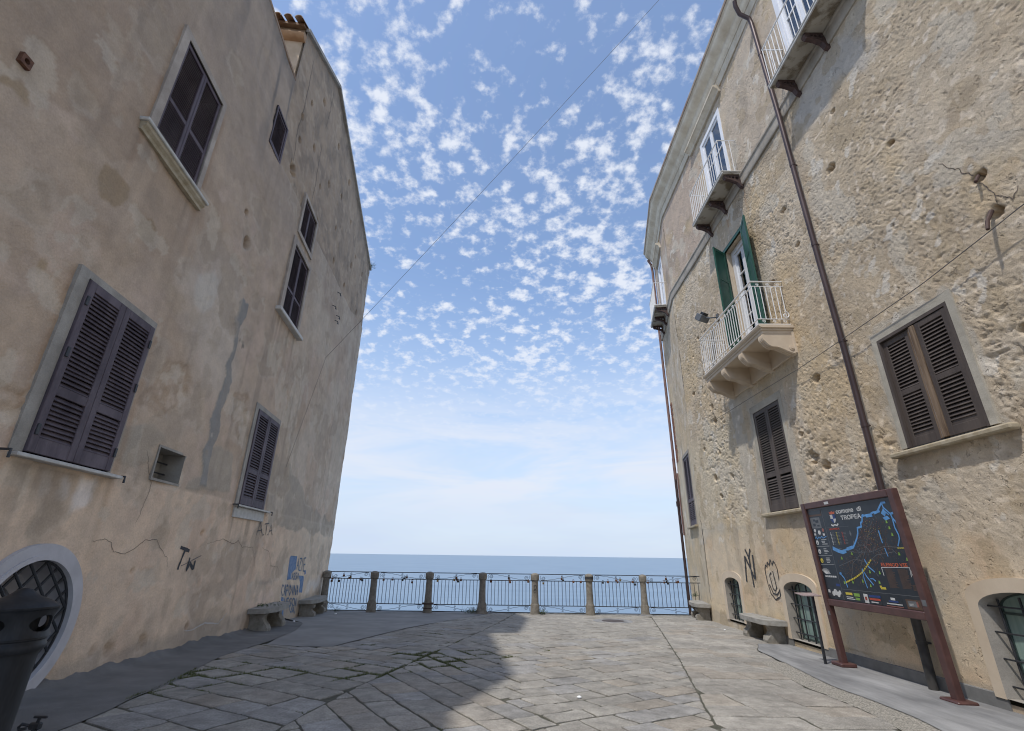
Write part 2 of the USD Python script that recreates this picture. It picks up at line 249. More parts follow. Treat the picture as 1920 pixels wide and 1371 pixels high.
class MB:
    def __init__(s): s.v, s.f, s.n = [], [], 0
    def add(s, v, f):
        s.v.append(np.asarray(v, float)); s.f.append(np.asarray(f, int) + s.n); s.n += len(v); return s
    def box(s, u0, u1, d0, d1, z0, z1):
        return s.add([[u0, d0, z0], [u1, d0, z0], [u1, d1, z0], [u0, d1, z0], [u0, d0, z1], [u1, d0, z1], [u1, d1, z1], [u0, d1, z1]], CUBE_F)
    def cbox(s, u0, u1, d0, d1, z0, z1, c=.006):
        lo, hi = np.array([u0, d0, z0]), np.array([u1, d1, z1]); pts = []
        c = min(c, .45 * (hi - lo).min())
        for ax in range(3):
            for sg in np.ndindex(2, 2, 2):
                p = np.where(sg, hi, lo).astype(float)
                for k in range(3):
                    if k != ax: p[k] += c if not sg[k] else -c
                pts.append(p)
        h = trimesh.convex.convex_hull(np.array(pts)); return s.add(h.vertices, h.faces)
    def tube(s, pts, r, n=8, closed=False):
        p = np.asarray(pts, float); m = len(p)
        r = np.broadcast_to(r, m)
        tg = np.gradient(p, axis=0) if m > 2 else np.repeat([p[1] - p[0]], 2, 0)
        tg /= np.maximum(np.linalg.norm(tg, axis=1, keepdims=True), 1e-9)
        ref = np.array([0, 0, 1.]) if abs(tg[0][2]) < .9 else np.array([1., 0, 0])
        a = np.cross(tg[0], ref); a /= np.linalg.norm(a); rings = []
        for i in range(m):
            a = a - tg[i] * (a @ tg[i]); a /= np.linalg.norm(a); b = np.cross(tg[i], a)
            th = np.arange(n) * 2 * PI / n
            rings.append(p[i] + r[i] * (np.cos(th)[:, None] * a + np.sin(th)[:, None] * b))
        v = np.vstack(rings); f = []
        for i in range(m - 1):
            for j in range(n):
                q, w = i * n + j, i * n + (j + 1) % n
                f += [[q, w, w + n], [q, w + n, q + n]]
        f += [[0, j + 1, j] for j in range(1, n - 1)] + [[(m - 1) * n, (m - 1) * n + j, (m - 1) * n + j + 1] for j in range(1, n - 1)]
        return s.add(v, f)
    def uzprism(s, poly, d0, d1):
        poly = poly if isinstance(poly, shapely.Geometry) else Polygon(poly)
        for g in getattr(poly, 'geoms', [poly]):
            m = trimesh.creation.extrude_polygon(g, d1 - d0, engine='earcut'); v = m.vertices
            s.add(np.stack([v[:, 0], v[:, 2] + d0, v[:, 1]], 1), m.faces[:, ::-1])
        return s
    def dzprism(s, poly, u0, u1):
        poly = poly if isinstance(poly, shapely.Geometry) else Polygon(poly)
        for g in getattr(poly, 'geoms', [poly]):
            m = trimesh.creation.extrude_polygon(g, u1 - u0, engine='earcut'); v = m.vertices
            s.add(np.stack([v[:, 2] + u0, v[:, 0], v[:, 1]], 1), m.faces)
        return s
    def xyprism(s, poly, z0, z1):
        poly = poly if isinstance(poly, shapely.Geometry) else Polygon(poly)
        for g in getattr(poly, 'geoms', [poly]):
            m = trimesh.creation.extrude_polygon(g, z1 - z0, engine='earcut'); v = m.vertices.copy(); v[:, 2] += z0; s.add(v, m.faces)
        return s
    def lathe(s, prof, c=(0, 0, 0), n=32):
        p = np.asarray(prof, float); th = np.arange(n) * 2 * PI / n; m = len(p)
        v = np.stack([p[:, 0:1] * np.cos(th), p[:, 0:1] * np.sin(th), np.repeat(p[:, 1:2], n, 1)], -1).reshape(-1, 3) + np.array(c)
        f = []
        for i in range(m - 1):
            for j in range(n):
                q, w = i * n + j, i * n + (j + 1) % n
                f += [[q, w, w + n], [q, w + n, q + n]]
        return s.add(v, f)
    def out(s): return np.vstack(s.v), np.vstack(s.f)

def smooth01(x, a, b):
    t = np.clip((x - a) / (b - a), 0, 1); return t * t * (3 - 2 * t)
LAT = np.random.default_rng(99).random((256, 256)).astype(np.float32)
def lat(x, y, seed):
    """Smooth value noise in the plane, 0 to 1."""
    ix, iy = np.floor(x).astype(np.int32), np.floor(y).astype(np.int32)
    tx, ty = x - ix, y - iy; tx = tx * tx * (3 - 2 * tx); ty = ty * ty * (3 - 2 * ty)
    a, b = (ix + seed * 57) & 255, (iy + seed * 131) & 255; a1, b1 = (a + 1) & 255, (b + 1) & 255
    return (LAT[a, b] * (1 - tx) + LAT[a1, b] * tx) * (1 - ty) + (LAT[a, b1] * (1 - tx) + LAT[a1, b1] * tx) * ty
def N2(u, z, s, seed, oct=3):
    u, z = np.asarray(u, float), np.asarray(z, float)
    return sum(.5 ** (o + 1) * lat(u * (s * 2 ** o) + .37 * o, z * (s * 2 ** o) + .71 * o, seed + 13 * o) for o in range(oct)) / (1 - .5 ** oct)
def n1(u, z, su, sz, seed):
    return lat(np.asarray(u, float) * su, np.asarray(z, float) * sz, seed)

# ------------------------------------------------------------------ the walls' places
YL, YR, YF = -.1219, .0107, math.radians(11.1)
PL, PR = np.array([-5.889, 16.938, 0]), np.array([5.671, 14.885, 0])
tl = np.array([math.sin(YL), math.cos(YL), 0]); tr = np.array([math.sin(YR), math.cos(YR), 0]); tf = np.array([math.sin(YF), math.cos(YF), 0])
LW = Frame(PL - tl * (PL @ tl), YL, 1.0)
RW = Frame(PR - tr * (PR @ tr), YR, -1.0)
UB = float(PR @ tr); UF = float(PR @ tf)
RFW = Frame(PR - tf * UF, YF, -1.0)
UEND = 19.30          # far end of the turned section, along RFW

def zg(x, y):
    x, y = np.asarray(x, float), np.asarray(y, float)
    t = np.clip((x + 5.9) / 11.6, 0, 1)
    return np.clip(16.3 - np.maximum(y, -1), 0, None) * (.039 * (1 - t) + .011 * t)

# ------------------------------------------------------------------ sea, cliff, ground
R_ = 70000.0
xs = np.array([-R_, -8000, -1500, -300, 0, 300, 1500, 8000, R_]); ys = np.array([19.0, 60, 200, 800, 3000, 12000, R_])
gx, gy = np.meshgrid(xs, ys); v = np.stack([gx.ravel(), gy.ravel(), np.full(gx.size, -58.0)], 1)
f = [[r * 9 + c, r * 9 + c + 1, (r + 1) * 9 + c + 1, (r + 1) * 9 + c] for r in range(6) for c in range(8)]
f = np.array(f); f = np.vstack([f[:, [0, 1, 2]], f[:, [0, 2, 3]]])
tag(put(None, 'sea', (v, f), 'sea'), 'calm pale blue sea reaching to the horizon', 'sea', kind='structure')

gu, gz = np.meshgrid(np.linspace(-40, 40, 81), np.linspace(-58, -.3, 40))
gd = N2(gu, gz, .12, 5, 4) * 7 - 3 + (gz + .3) * -.12
cv = np.stack([gu.ravel(), 19.6 + gd.ravel(), gz.ravel()], 1)
cv[gz.ravel() > -.4, 1] = 16.75
cf = np.array([[r * 81 + c, r * 81 + c + 1, (r + 1) * 81 + c + 1, (r + 1) * 81 + c] for r in range(39) for c in range(80)])
tag(put(None, 'cliff', (cv, np.vstack([cf[:, [0, 1, 2]], cf[:, [0, 2, 3]]])), 'cliff_rock', True), 'rock cliff dropping from the terrace edge to the sea', 'cliff', kind='structure')

def ground_sheet(poly, dz, step, extra=None):
    x0, y0, x1, y1 = poly.bounds
    gxs, gys = np.arange(x0, x1 + step, step), np.arange(y0, y1 + step, step)
    tri = shapely.constrained_delaunay_triangles(poly.segmentize(step)) if hasattr(shapely, 'constrained_delaunay_triangles') and extra is None else None
    X, Y = np.meshgrid(gxs, gys); ok = shapely.contains_xy(poly.buffer(-step * .3), X, Y)
    ring = np.array(poly.segmentize(step).exterior.coords)[:-1]
    pts = np.vstack([ring, np.stack([X[ok], Y[ok]], 1)])
    from scipy.spatial import Delaunay
    d = Delaunay(pts); cen = pts[d.simplices].mean(1); keep = shapely.contains_xy(poly.buffer(1e-4), cen[:, 0], cen[:, 1])
    fs = d.simplices[keep]; a = pts[fs]
    cw = np.cross(a[:, 1] - a[:, 0], a[:, 2] - a[:, 0]) < 0; fs[cw] = fs[cw][:, ::-1]
    z = zg(pts[:, 0], pts[:, 1]) + dz
    z = z + .006 * (N2(pts[:, 0], pts[:, 1], 1.1, 3, 3) - .5) * (dz > -.02)
    return np.column_stack([pts, z]), fs

pav = put(None, 'pavement', ground_sheet(sbox(-7.2, -9, 7.4, 16.72), -.012, .45), 'mortar', True)
tag(pav, 'terrace pavement of large worn stone slabs', 'pavement', kind='structure')
edge = MB().box(-7.2, 7.4, 16.52, 16.76, -.6, -.012)
put(pav, 'terrace_edge', edge.out(), 'concrete_floor')

def smoothline(pts, n=60):
    from scipy.interpolate import PchipInterpolator
    p = np.array(pts, float); o = np.argsort(p[:, 1]); p = p[o]; yy = np.linspace(p[0, 1], p[-1, 1], n)
    return np.stack([PchipInterpolator(p[:, 1], p[:, 0])(yy), yy], 1)
aspL = smoothline([(-2.6, -2), (-3.0, 1), (-3.3, 3.4), (-3.45, 4.93), (-3.53, 5.26), (-3.68, 6.28), (-4.0, 7.7), (-4.08, 9.0), (-4.28, 10.6), (-4.85, 12.6)])
aspL[:, 0] += .035 * (N2(aspL[:, 0] * 0, aspL[:, 1], 2.2, 9, 3) - .5) * 2
wallL = lambda y: LW.o[0] + (y - LW.o[1]) / tl[1] * tl[0]
asp = Polygon(np.vstack([aspL, [[wallL(12.9) - .1, 12.9], [wallL(5) - .1, 5], [wallL(-2) - .1, -2]]])).buffer(0)
v, f = ground_sheet(asp.buffer(.040), .005, .07)
dw = v[:, 0] - np.array([wallL(y) for y in v[:, 1]])
v[:, 2] += .085 * np.exp(-np.maximum(dw, 0) / .07) * (.25 + 1.3 * N2(v[:, 0], v[:, 1], 7, 2, 3)) + .005 * (N2(v[:, 0], v[:, 1], 1.5, 21, 3) - .5)
st = put(None, 'asphalt_strip', (v, f), 'asphalt', True); tag(st, 'dark asphalt strip laid along the shaded left wall', 'asphalt', kind='structure')
conc_far = Polygon([(-3.95, 8.97), (-3.3, 8.85), (-2.88, 8.95), (-2.6, 10.4), (-2.27, 11.93), (-1.7, 13.6), (-.5, 16.5), (-5.9, 16.5), (-5.5, 12.8), (-4.88, 12.65), (-4.35, 10.8)]).buffer(0).difference(asp.buffer(.005))
conc_far = max(getattr(conc_far, 'geoms', [conc_far]), key=lambda g: g.area)
st = put(None, 'concrete_paving', ground_sheet(conc_far, 0.0, .25), 'concrete_floor', True); tag(st, 'plain grey concrete paving by the left benches', 'paving', kind='structure')
cR = smoothline([(3.3, -2), (3.75, 2.0), (3.95, 4.6), (4.06, 5.44), (4.19, 6.0), (4.16, 7.14), (4.30, 8.14), (4.62, 10.1), (5.0, 10.9)])
cR[:, 0] += .05 * (N2(cR[:, 0] * 0, cR[:, 1], 2.0, 19, 3) - .5) * 2
wallR = lambda y: RW.o[0] + (y - RW.o[1]) / tr[1] * tr[0]
concp = Polygon(np.vstack([cR, [[5.75, 10.9], [5.75, -2]]])).buffer(0)
rough_band = Polygon(np.vstack([cR - [.34, 0], cR[::-1] + [.02, 0]])).intersection(sbox(2.5, -2, 6, 8.9)).buffer(0)
concp2 = concp.difference(rough_band.buffer(.004))
concp2 = max(getattr(concp2, 'geoms', [concp2]), key=lambda g: g.area)
st = put(None, 'concrete_strip', ground_sheet(concp2, .006, .18), 'concrete_pale', True); tag(st, 'pale concrete strip along the right wall under the map board', 'pavement', kind='structure')
rough_band = max(getattr(rough_band, 'geoms', [rough_band]), key=lambda g: g.area)
v, f = ground_sheet(rough_band.buffer(.03), -.001, .035)
v[:, 2] += .014 * (N2(v[:, 0], v[:, 1], 16, 41, 3) - .5)
st = put(None, 'pebble_band', (v, f), 'gravelly', True); tag(st, 'rough band of exposed pebbly mortar beside the concrete strip', 'mortar', kind='structure')

# ------------------------------------------------------------------ paving stones, one by one
L1 = smoothline([(-2.0, -2), (-1.95, 2), (-1.79, 5.1), (-1.66, 6.15), (-1.42, 7.44), (-1.04, 9.4), (-.74, 11.02), (-.2, 14), (.2, 16.5)])
L2 = smoothline([(1.0, -2), (1.4, 2), (1.98, 5.6), (2.21, 6.58), (2.77, 9.02), (3.24, 11.19), (4.04, 15.01), (4.35, 16.5)])
cen_poly = Polygon(np.vstack([L1, (L2 + [.018, 0])[::-1]])).buffer(0)
left_poly = Polygon(np.vstack([aspL[(aspL[:, 1] < 9)], [[-3.95, 8.97], [-2.88, 8.95], [-2.27, 11.93], [-1.7, 13.6], [-.5, 16.5]], L1[::-1]])).buffer(0).difference(conc_far.buffer(.004)).difference(asp.buffer(.004)).difference(cen_poly)
right_poly = Polygon(np.vstack([L2, [[5.9, 16.5], [5.72, 10.9]], cR[::-1]])).buffer(0).difference(concp.buffer(.002)).difference(rough_band.buffer(.003)).difference(cen_poly)
STONES = []
def lay(region, ang, row_w, l0, l1, gap, seed, jit=.03, yfade=99):
    rg = random.Random(seed); a = math.radians(ang); c, s = math.cos(a), math.sin(a)
    rot = affinity.rotate(region, -ang, origin=(0, 0)); x0, y0, x1, y1 = rot.bounds; y = y0
    while y < y1:
        w = row_w * rg.uniform(.8, 1.2); x = x0 - rg.uniform(0, l1); sk = rg.uniform(-.04, .04)
        while x < x1:
            ln = rg.uniform(l0, l1); s2 = rg.uniform(-.05, .05)
            q = Polygon([(x, y), (x + ln, y), (x + ln + s2, y + w), (x + sk, y + w)]); sk = s2; x += ln
            q = q.intersection(rot)
            for g in getattr(q, 'geoms', [q]):
                if g.geom_type == 'Polygon' and g.area > .012:
                    g = g.buffer(-gap * rg.uniform(.35, .75), join_style=2)
                    g = max(getattr(g, 'geoms', [g]), key=lambda t: t.area) if not g.is_empty else g
                    if g.is_empty or g.area < .01: continue
                    STONES.append((affinity.rotate(g, ang, origin=(0, 0)), seed, rg.random()))
        y += w
split = Polygon([(-9, -9), (.75, -9), (.45, 4), (-.35, 9), (-.6, 12.5), (.6, 17), (-9, 17)])
lay(cen_poly, -57, .33, .32, .60, .020, 1)
STONES[:] = [t for t in STONES if split.contains(t[0].centroid)]
lay(cen_poly.difference(shapely.union_all([t[0].buffer(.012, join_style=2) for t in STONES])).buffer(-.004, join_style=2), 33, .33, .34, .62, .020, 1)
lay(left_poly, -26, .38, .36, .70, .026, 2)
lay(right_poly, 7.5, .44, .5, 1.05, .011, 3)

def stone_mesh(g, rnd):
    g = g.simplify(.004).buffer(-.012).buffer(.012, quad_segs=2)
    if g.is_empty: return None
    if g.geom_type != 'Polygon': g = max(g.geoms, key=lambda t: t.area)
    ring = np.array(g.segmentize(.11).exterior.coords)[:-1]
    if Polygon(ring).exterior.is_ccw is False: ring = ring[::-1]
    n = len(ring); cen = np.array(g.representative_point().coords[0])
    ring = ring + (np.stack([N2(ring[:, 0], ring[:, 1], 11, 1, 3), N2(ring[:, 0], ring[:, 1], 11, 2, 3)], 1) - .5) * .034
    inn = ring + (cen - ring) * np.minimum(.018 / np.maximum(np.linalg.norm(cen - ring, axis=1), .02), .4)[:, None]
    mid = cen + (ring - cen) * .5
    tilt = (np.array([math.sin(rnd * 61), math.sin(rnd * 97)])) * .006; lift = (math.sin(rnd * 143)) * .0035
    H = lambda p, k: zg(p[:, 0], p[:, 1]) + k + lift + (p - cen) @ tilt
    rg = .0035 * (N2(mid[:, 0], mid[:, 1], 5, 8, 2) - .5)
    v = np.vstack([np.column_stack([ring, H(ring, -.032)]), np.column_stack([ring, H(ring, -.008)]), np.column_stack([inn, H(inn, 0.0)]), np.column_stack([mid, H(mid, .0015) + rg]), [[cen[0], cen[1], float(H(cen[None], .002)[0])]]])
    f = []
    for j in range(n):
        k = (j + 1) % n
        for b in (0, n, 2 * n):
            f += [[b + j, b + k, b + n + k], [b + j, b + n + k, b + n + j]]
        f.append([3 * n + j, 3 * n + k, 4 * n])
    return v, np.array(f)

CAMXY = np.array([0, 0.])
def seen_size(g):
    c = g.centroid; d2 = c.x ** 2 + c.y ** 2 + 1.5
    inview = c.y > 4.0 and abs(c.x) < 1.15 * c.y
    return (g.area / d2 ** 1.5) if inview else -1 / (1 + d2)
STONES.sort(key=lambda t: -seen_size(t[0]))
rest = MB(); nst = 0
for g, sd, rnd in STONES:
    m = stone_mesh(g, rnd)
    if m is None: continue
    tone = {1: [0, 1, 3, 0, 2, 4, 0, 3], 2: [0, 3, 0, 4, 3, 0, 2, 0], 3: [1, 2, 4, 1, 1, 2, 0, 1]}[sd][int(rnd * 8) % 8]
    if nst < 300 and seen_size(g) > 0:
        put(pav, 'paving_stone', m, 'paving_%d' % tone, 25); nst += 1
    else: rest.add(*m)
put(pav, 'paving_stones', rest.out(), 'paving_0', 25, kind='stuff')

# grass growing in the joints of the shaded side
bv, bf = [], []
for g, sd, r_ in STONES:
    if sd == 3 or g.centroid.x > .6 or g.centroid.y > 11.5 or g.centroid.y < 3.6 or seen_size(g) < 0: continue
    L = g.exterior.length; n = int(L / .011); q = np.array([g.exterior.interpolate(t).coords[0] for t in np.arange(n) * .011 + RNG.uniform(0, .011, n)])
    if len(q) < 3: continue
    dens = meshkit.fbm(np.stack([q[:, 0] * 1.3, q[:, 1] * 1.3, q[:, 0] * 0], -1), 3, 5) + (.10 if sd == 2 else .03) - .035 * max(0, g.centroid.x + .4) - .09 * (g.centroid.x > .9)
    tg_ = np.gradient(q, axis=0); tg_ /= np.maximum(np.linalg.norm(tg_, axis=1, keepdims=True), 1e-6); out_ = np.stack([tg_[:, 1], -tg_[:, 0]], 1) * (1 if g.exterior.is_ccw else -1)
    for (x, y), o_, dn in zip(q, out_, dens):
        dn += .20 * math.exp(-((x + 2.3) ** 2 + (y - 5.7) ** 2) / 2.0) - .085 - .07 * (y > 7.2)
        if dn < .555: continue
        k_ = min(1.0, (dn - .555) / .2)
        for k in range(1 + int(3 * k_)):
            a = RNG.uniform(0, 2 * PI); h = RNG.uniform(.006, .012 + .026 * k_); w = .0035 + .003 * k_; l = RNG.uniform(.004, .012 + .012 * k_); e = RNG.uniform(-.004, .014)
            x2, y2 = x + o_[0] * e, y + o_[1] * e; z0 = float(zg(x2, y2)) - .014; b = len(bv)
            bv += [[x2 - w * math.sin(a), y2 + w * math.cos(a), z0], [x2 + w * math.sin(a), y2 - w * math.cos(a), z0], [x2 + l * math.cos(a), y2 + l * math.sin(a), z0 + h + .010]]; bf.append([b, b + 1, b + 2])
tag(put(None, 'joint_grass', (np.array(bv), np.array(bf)), 'grass'), 'thin green grass and moss growing in the slab joints', 'grass', kind='stuff')

# ------------------------------------------------------------------ wall meshes
def wall_mesh(F, u0, u1, z0, topf, step, rects, polys, dispf, colf, zmax, near=None):
    def axis(a, b, marks, fine=None):
        g = np.arange(a, b, step) if fine is None else np.concatenate([np.arange(a, fine[0], step * 1.6), np.arange(fine[0], fine[1], step), np.arange(fine[1], b, step * 1.5)]); marks = np.array(sorted(set([a, b] + [m for m in marks if a < m < b])))
        keep = np.min(np.abs(g[:, None] - marks[None]), 1) > step * .45
        return np.unique(np.concatenate([g[keep], marks]))
    us = axis(u0, u1, [x for r in rects for x in r[:2]], near); zs = axis(z0, zmax, [x for r in rects for x in r[2:]])
    U, Z = np.meshgrid(us, zs, indexing='ij'); top = topf(U); over = Z >= top; Zc = np.minimum(Z, top)
    D = dispf(U, Zc)
    nu, nz = U.shape; idx = np.arange(nu * nz).reshape(nu, nz)
    a, b, c, d = idx[:-1, :-1], idx[1:, :-1], idx[1:, 1:], idx[:-1, 1:]
    keep = ~(over[:-1, :-1] & over[1:, :-1])
    cu, cz = (U[:-1, :-1] + U[1:, 1:]) / 2, (Z[:-1, :-1] + Z[1:, 1:]) / 2
    for r in rects: keep &= ~((cu > r[0]) & (cu < r[1]) & (cz > r[2]) & (cz < r[3]))
    for p in polys: keep &= ~shapely.contains_xy(p, cu, cz)
    q = np.stack([a[keep], b[keep], c[keep], d[keep]], 1)
    fs = np.vstack([q[:, [0, 1, 2]], q[:, [0, 2, 3]]])[:, ::-1]
    v = np.stack([U.ravel(), D.ravel(), Zc.ravel()], 1); used = np.unique(fs)
    remap = np.zeros(len(v), int); remap[used] = np.arange(len(used))
    col = colf(U.ravel()[used], Zc.ravel()[used])
    w, fs2 = F((v[used], remap[fs]))
    return w, fs2, col

def put_wall(parent, name, w, f, col, mat):
    p = put(parent, name, (w, f), mat, True)
    UsdGeom.PrimvarsAPI(stage.GetPrimAtPath(p)).CreatePrimvar('tint', Sdf.ValueTypeNames.Color3fArray, 'vertex').Set(Vt.Vec3fArray.FromNumpy(np.clip(col, 0, 1).astype(np.float32)))
    return p

def pmask(poly, u, z, soft=.03, wob=.06, sc=5.0, seed=1):
    """1 inside a patch, with a ragged edge."""
    P = Polygon(poly) if not isinstance(poly, shapely.Geometry) else poly
    x0, y0, x1, y1 = P.bounds; m = np.zeros_like(u); e = wob * 1.1 + soft + .02
    near = np.flatnonzero((u > x0 - e) & (u < x1 + e) & (z > y0 - e) & (z < y1 + e))
    if len(near):
        a, b = u[near], z[near]
        pts = shapely.points(a + (N2(a, b, sc, seed, 3) - .5) * wob * 2, b + (N2(a, b, sc, seed + 11, 3) - .5) * wob * 2)
        shapely.prepare(P); ins = shapely.contains(P, pts); dd = shapely.distance(P.exterior, pts)
        m[near] = smooth01(np.where(ins, dd, -dd), -soft, soft)
    return m
def mixc(c, col, m): return c * (1 - m[:, None]) + np.array(col) * m[:, None]

# ================================================================== LEFT BUILDING
LB = thing('shuttered_house', 'tall shaded plaster house with purple louvred shutters and round grille window', 'house', LW.pt(8, 0, 0))
STREAK = [(7.90, 5.80), (8.15, 5.76), (8.13, 5.52), (8.01, 5.30), (8.07, 4.89), (8.04, 4.59), (8.17, 4.35), (8.16, 4.01), (8.06, 3.78), (8.16, 3.48), (8.09, 3.21), (8.07, 2.99), (8.16, 2.58), (7.95, 2.57), (7.94, 2.81), (7.77, 3.08), (7.90, 3.26), (7.78, 3.54), (7.86, 3.88), (7.94, 4.34), (7.85, 4.51), (7.94, 4.83), (7.91, 5.11), (7.77, 5.30), (7.83, 5.48), (7.80, 5.69)]
HOOK = [(8.12, 5.11), (8.34, 5.14), (8.34, 5.02), (8.23, 4.98), (8.23, 5.07), (8.09, 5.05)]
CEMA = [(5.87, 3.00), (6.34, 3.12), (6.74, 3.11), (6.78, 2.98), (6.56, 2.84), (6.67, 2.71), (6.36, 2.59), (5.92, 2.58), (5.85, 2.87)]
CEMB = [(7.84, 3.11), (8.31, 3.25), (8.87, 3.23), (9.08, 2.63), (8.22, 2.53), (7.56, 2.48), (7.58, 2.59), (7.95, 2.68)]
CEMC = [(10.96, 3.64), (12.67, 3.39), (14.33, 2.83), (17.6, 2.5), (17.6, 2.15), (11.18, 2.22), (10.83, 2.52), (10.79, 3.20)]
LIGHT = [(6.46, 5.36), (6.86, 5.67), (7.06, 5.55), (7.00, 5.17), (6.92, 4.95), (6.61, 4.96), (6.45, 5.16)]
LIGHTBIG = [(5.95, 5.40), (6.72, 5.80), (7.56, 6.04), (8.15, 5.45), (8.20, 4.44), (7.73, 3.94), (6.92, 4.27), (6.18, 4.96)]
ROUGH = [[(6.24, 3.90), (6.88, 4.13), (7.04, 3.89), (6.79, 3.39), (6.57, 3.27), (6.04, 3.27), (6.06, 3.50), (6.24, 3.64)], [(4.1, 2.87), (4.44, 2.95), (4.60, 2.95), (4.59, 2.72), (4.40, 2.66), (4.1, 2.6)], [(8.37, 4.14), (8.96, 4.33), (9.09, 3.78), (8.97, 3.50), (8.49, 3.76)]]
EFF = [[(5.01, 2.34), (5.12, 2.39), (5.19, 2.28), (5.18, 2.13), (5.08, 2.13)], [(5.26, 2.31), (5.35, 2.35), (5.42, 2.25), (5.42, 2.10), (5.30, 2.12)], [(5.54, 2.35), (5.76, 2.38), (5.84, 2.28), (5.71, 2.07), (5.53, 2.03), (5.48, 2.22)]]
OLIVE = [[(4.37, 5.39), (4.54, 5.48), (4.78, 5.43), (4.80, 5.31), (4.70, 5.11), (4.50, 5.06), (4.39, 5.16), (4.35, 5.30)], [(5.10, 5.30), (5.29, 5.41), (5.42, 5.33), (5.42, 5.16), (5.27, 5.06), (5.12, 5.11)], [(3.22, 5.18), (3.32, 5.29), (3.43, 5.31), (3.49, 5.26), (3.49, 5.17), (3.40, 5.17), (3.33, 5.18), (3.24, 5.13)], [(4.19, 4.13), (4.26, 4.14), (4.29, 4.07), (4.24, 3.96), (4.19, 4.01)]]
PUTLOG = [(8.85, 11.62), (9.56, 12.51), (8.53, 10.81), (8.68, 10.28), (9.55, 10.93), (11.23, 12.73), (10.39, 10.49), (11.0, 11.12), (12.29, 11.8), (10.64, 9.59), (12.27, 10.62), (12.6, 9.7), (13.7, 11.95), (14.93, 11.42), (14.55, 10.81), (16.25, 11.52), (14.16, 9.8), (12.79, 12.8), (16.18, 9.86)]
HOLES_L = [(8.65, 9.41, .16), (7.56, 6.68, .10), (7.30, 7.14, .05), (6.84, .58, .085), (7.50, .56, .10), (6.56, .62, .06), (6.87, 1.41, .04), (8.40, 1.91, .04), (8.60, .60, .05)]
NEAR_EAVE, U_STEP = 11.04, 7.82
def left_top(u):
    far = np.where(u < 10.29, 12.62 + (u - 7.83) * (13.96 - 12.62) / 2.46, 13.96 - (u - 10.29) * (13.96 - 12.50) / 6.8)
    return np.where(u < U_STEP, np.interp(u, [2.5, 3.7], [9.2, NEAR_EAVE]) + .02 * np.sin(u * 2.3), far + .02 * np.sin(u * 5.1) * np.sin(u * 1.7))
def far_line(u): return np.interp(u, [7.8, 9.23, 10.7, 12.6, 15.3, 17.6], [8.9, 9.08, 9.1, 9.32, 9.48, 9.9])
def left_disp(u, z):
    s = u.shape; u, z = u.ravel(), z.ravel()
    upper = smooth01(u, 7.75, 7.9) * smooth01(z - far_line(u) + .05 * (N2(u, z, 3, 4) - .5), -.015, .015)
    d = .05 * (N2(u, z, .7, 1, 2) - .5) + .018 * (N2(u, z, 3.5, 2, 3) - .5) + .008 * (N2(u, z, 13, 3, 2) - .5)
    d -= .028 * upper; d += upper * (.022 * (N2(u, z, 7, 6, 3) - .5))
    d -= .005 * smooth01(N2(u, z, 1.35, 210, 4), .600, .612) + .006 * smooth01(N2(u, z, 1.35, 210, 4), .655, .665) + .004 * smooth01(N2(u, z, 2.3, 220, 4), .66, .672)
    d += .006 * smooth01(2.43 + .05 * N2(u, z, 2, 8) - z, -.01, .01)
    for i, p in enumerate(ROUGH):
        m = pmask(p, u, z, .04, .09, 5, 30 + i); d -= m * (.016 + .05 * (N2(u, z, 12, 9, 4) - .45))
    d += .010 * pmask(STREAK, u, z, .012, .03, 9, 40) + .005 * pmask(CEMA, u, z, .01, .05, 6, 41) + .005 * pmask(CEMB, u, z, .01, .05, 6, 42)
    for i, (a, b) in enumerate(PUTLOG):
        rr = .045 + .035 * ((i * 37) % 10) / 10; q = ((u - a) / rr) ** 2 + ((z - b) / (rr * 1.3)) ** 2; d -= .13 * np.exp(-q ** 2)
    for a, b, r in HOLES_L:
        q = ((u - a) / r) ** 2 + ((z - b) / r) ** 2 + 2.2 * (N2(u, z, 14, 88, 3) - .45); d -= (.11 if b > 2 else .035) * np.exp(-np.clip(q, 0, None) ** 3)
    return d.reshape(s)
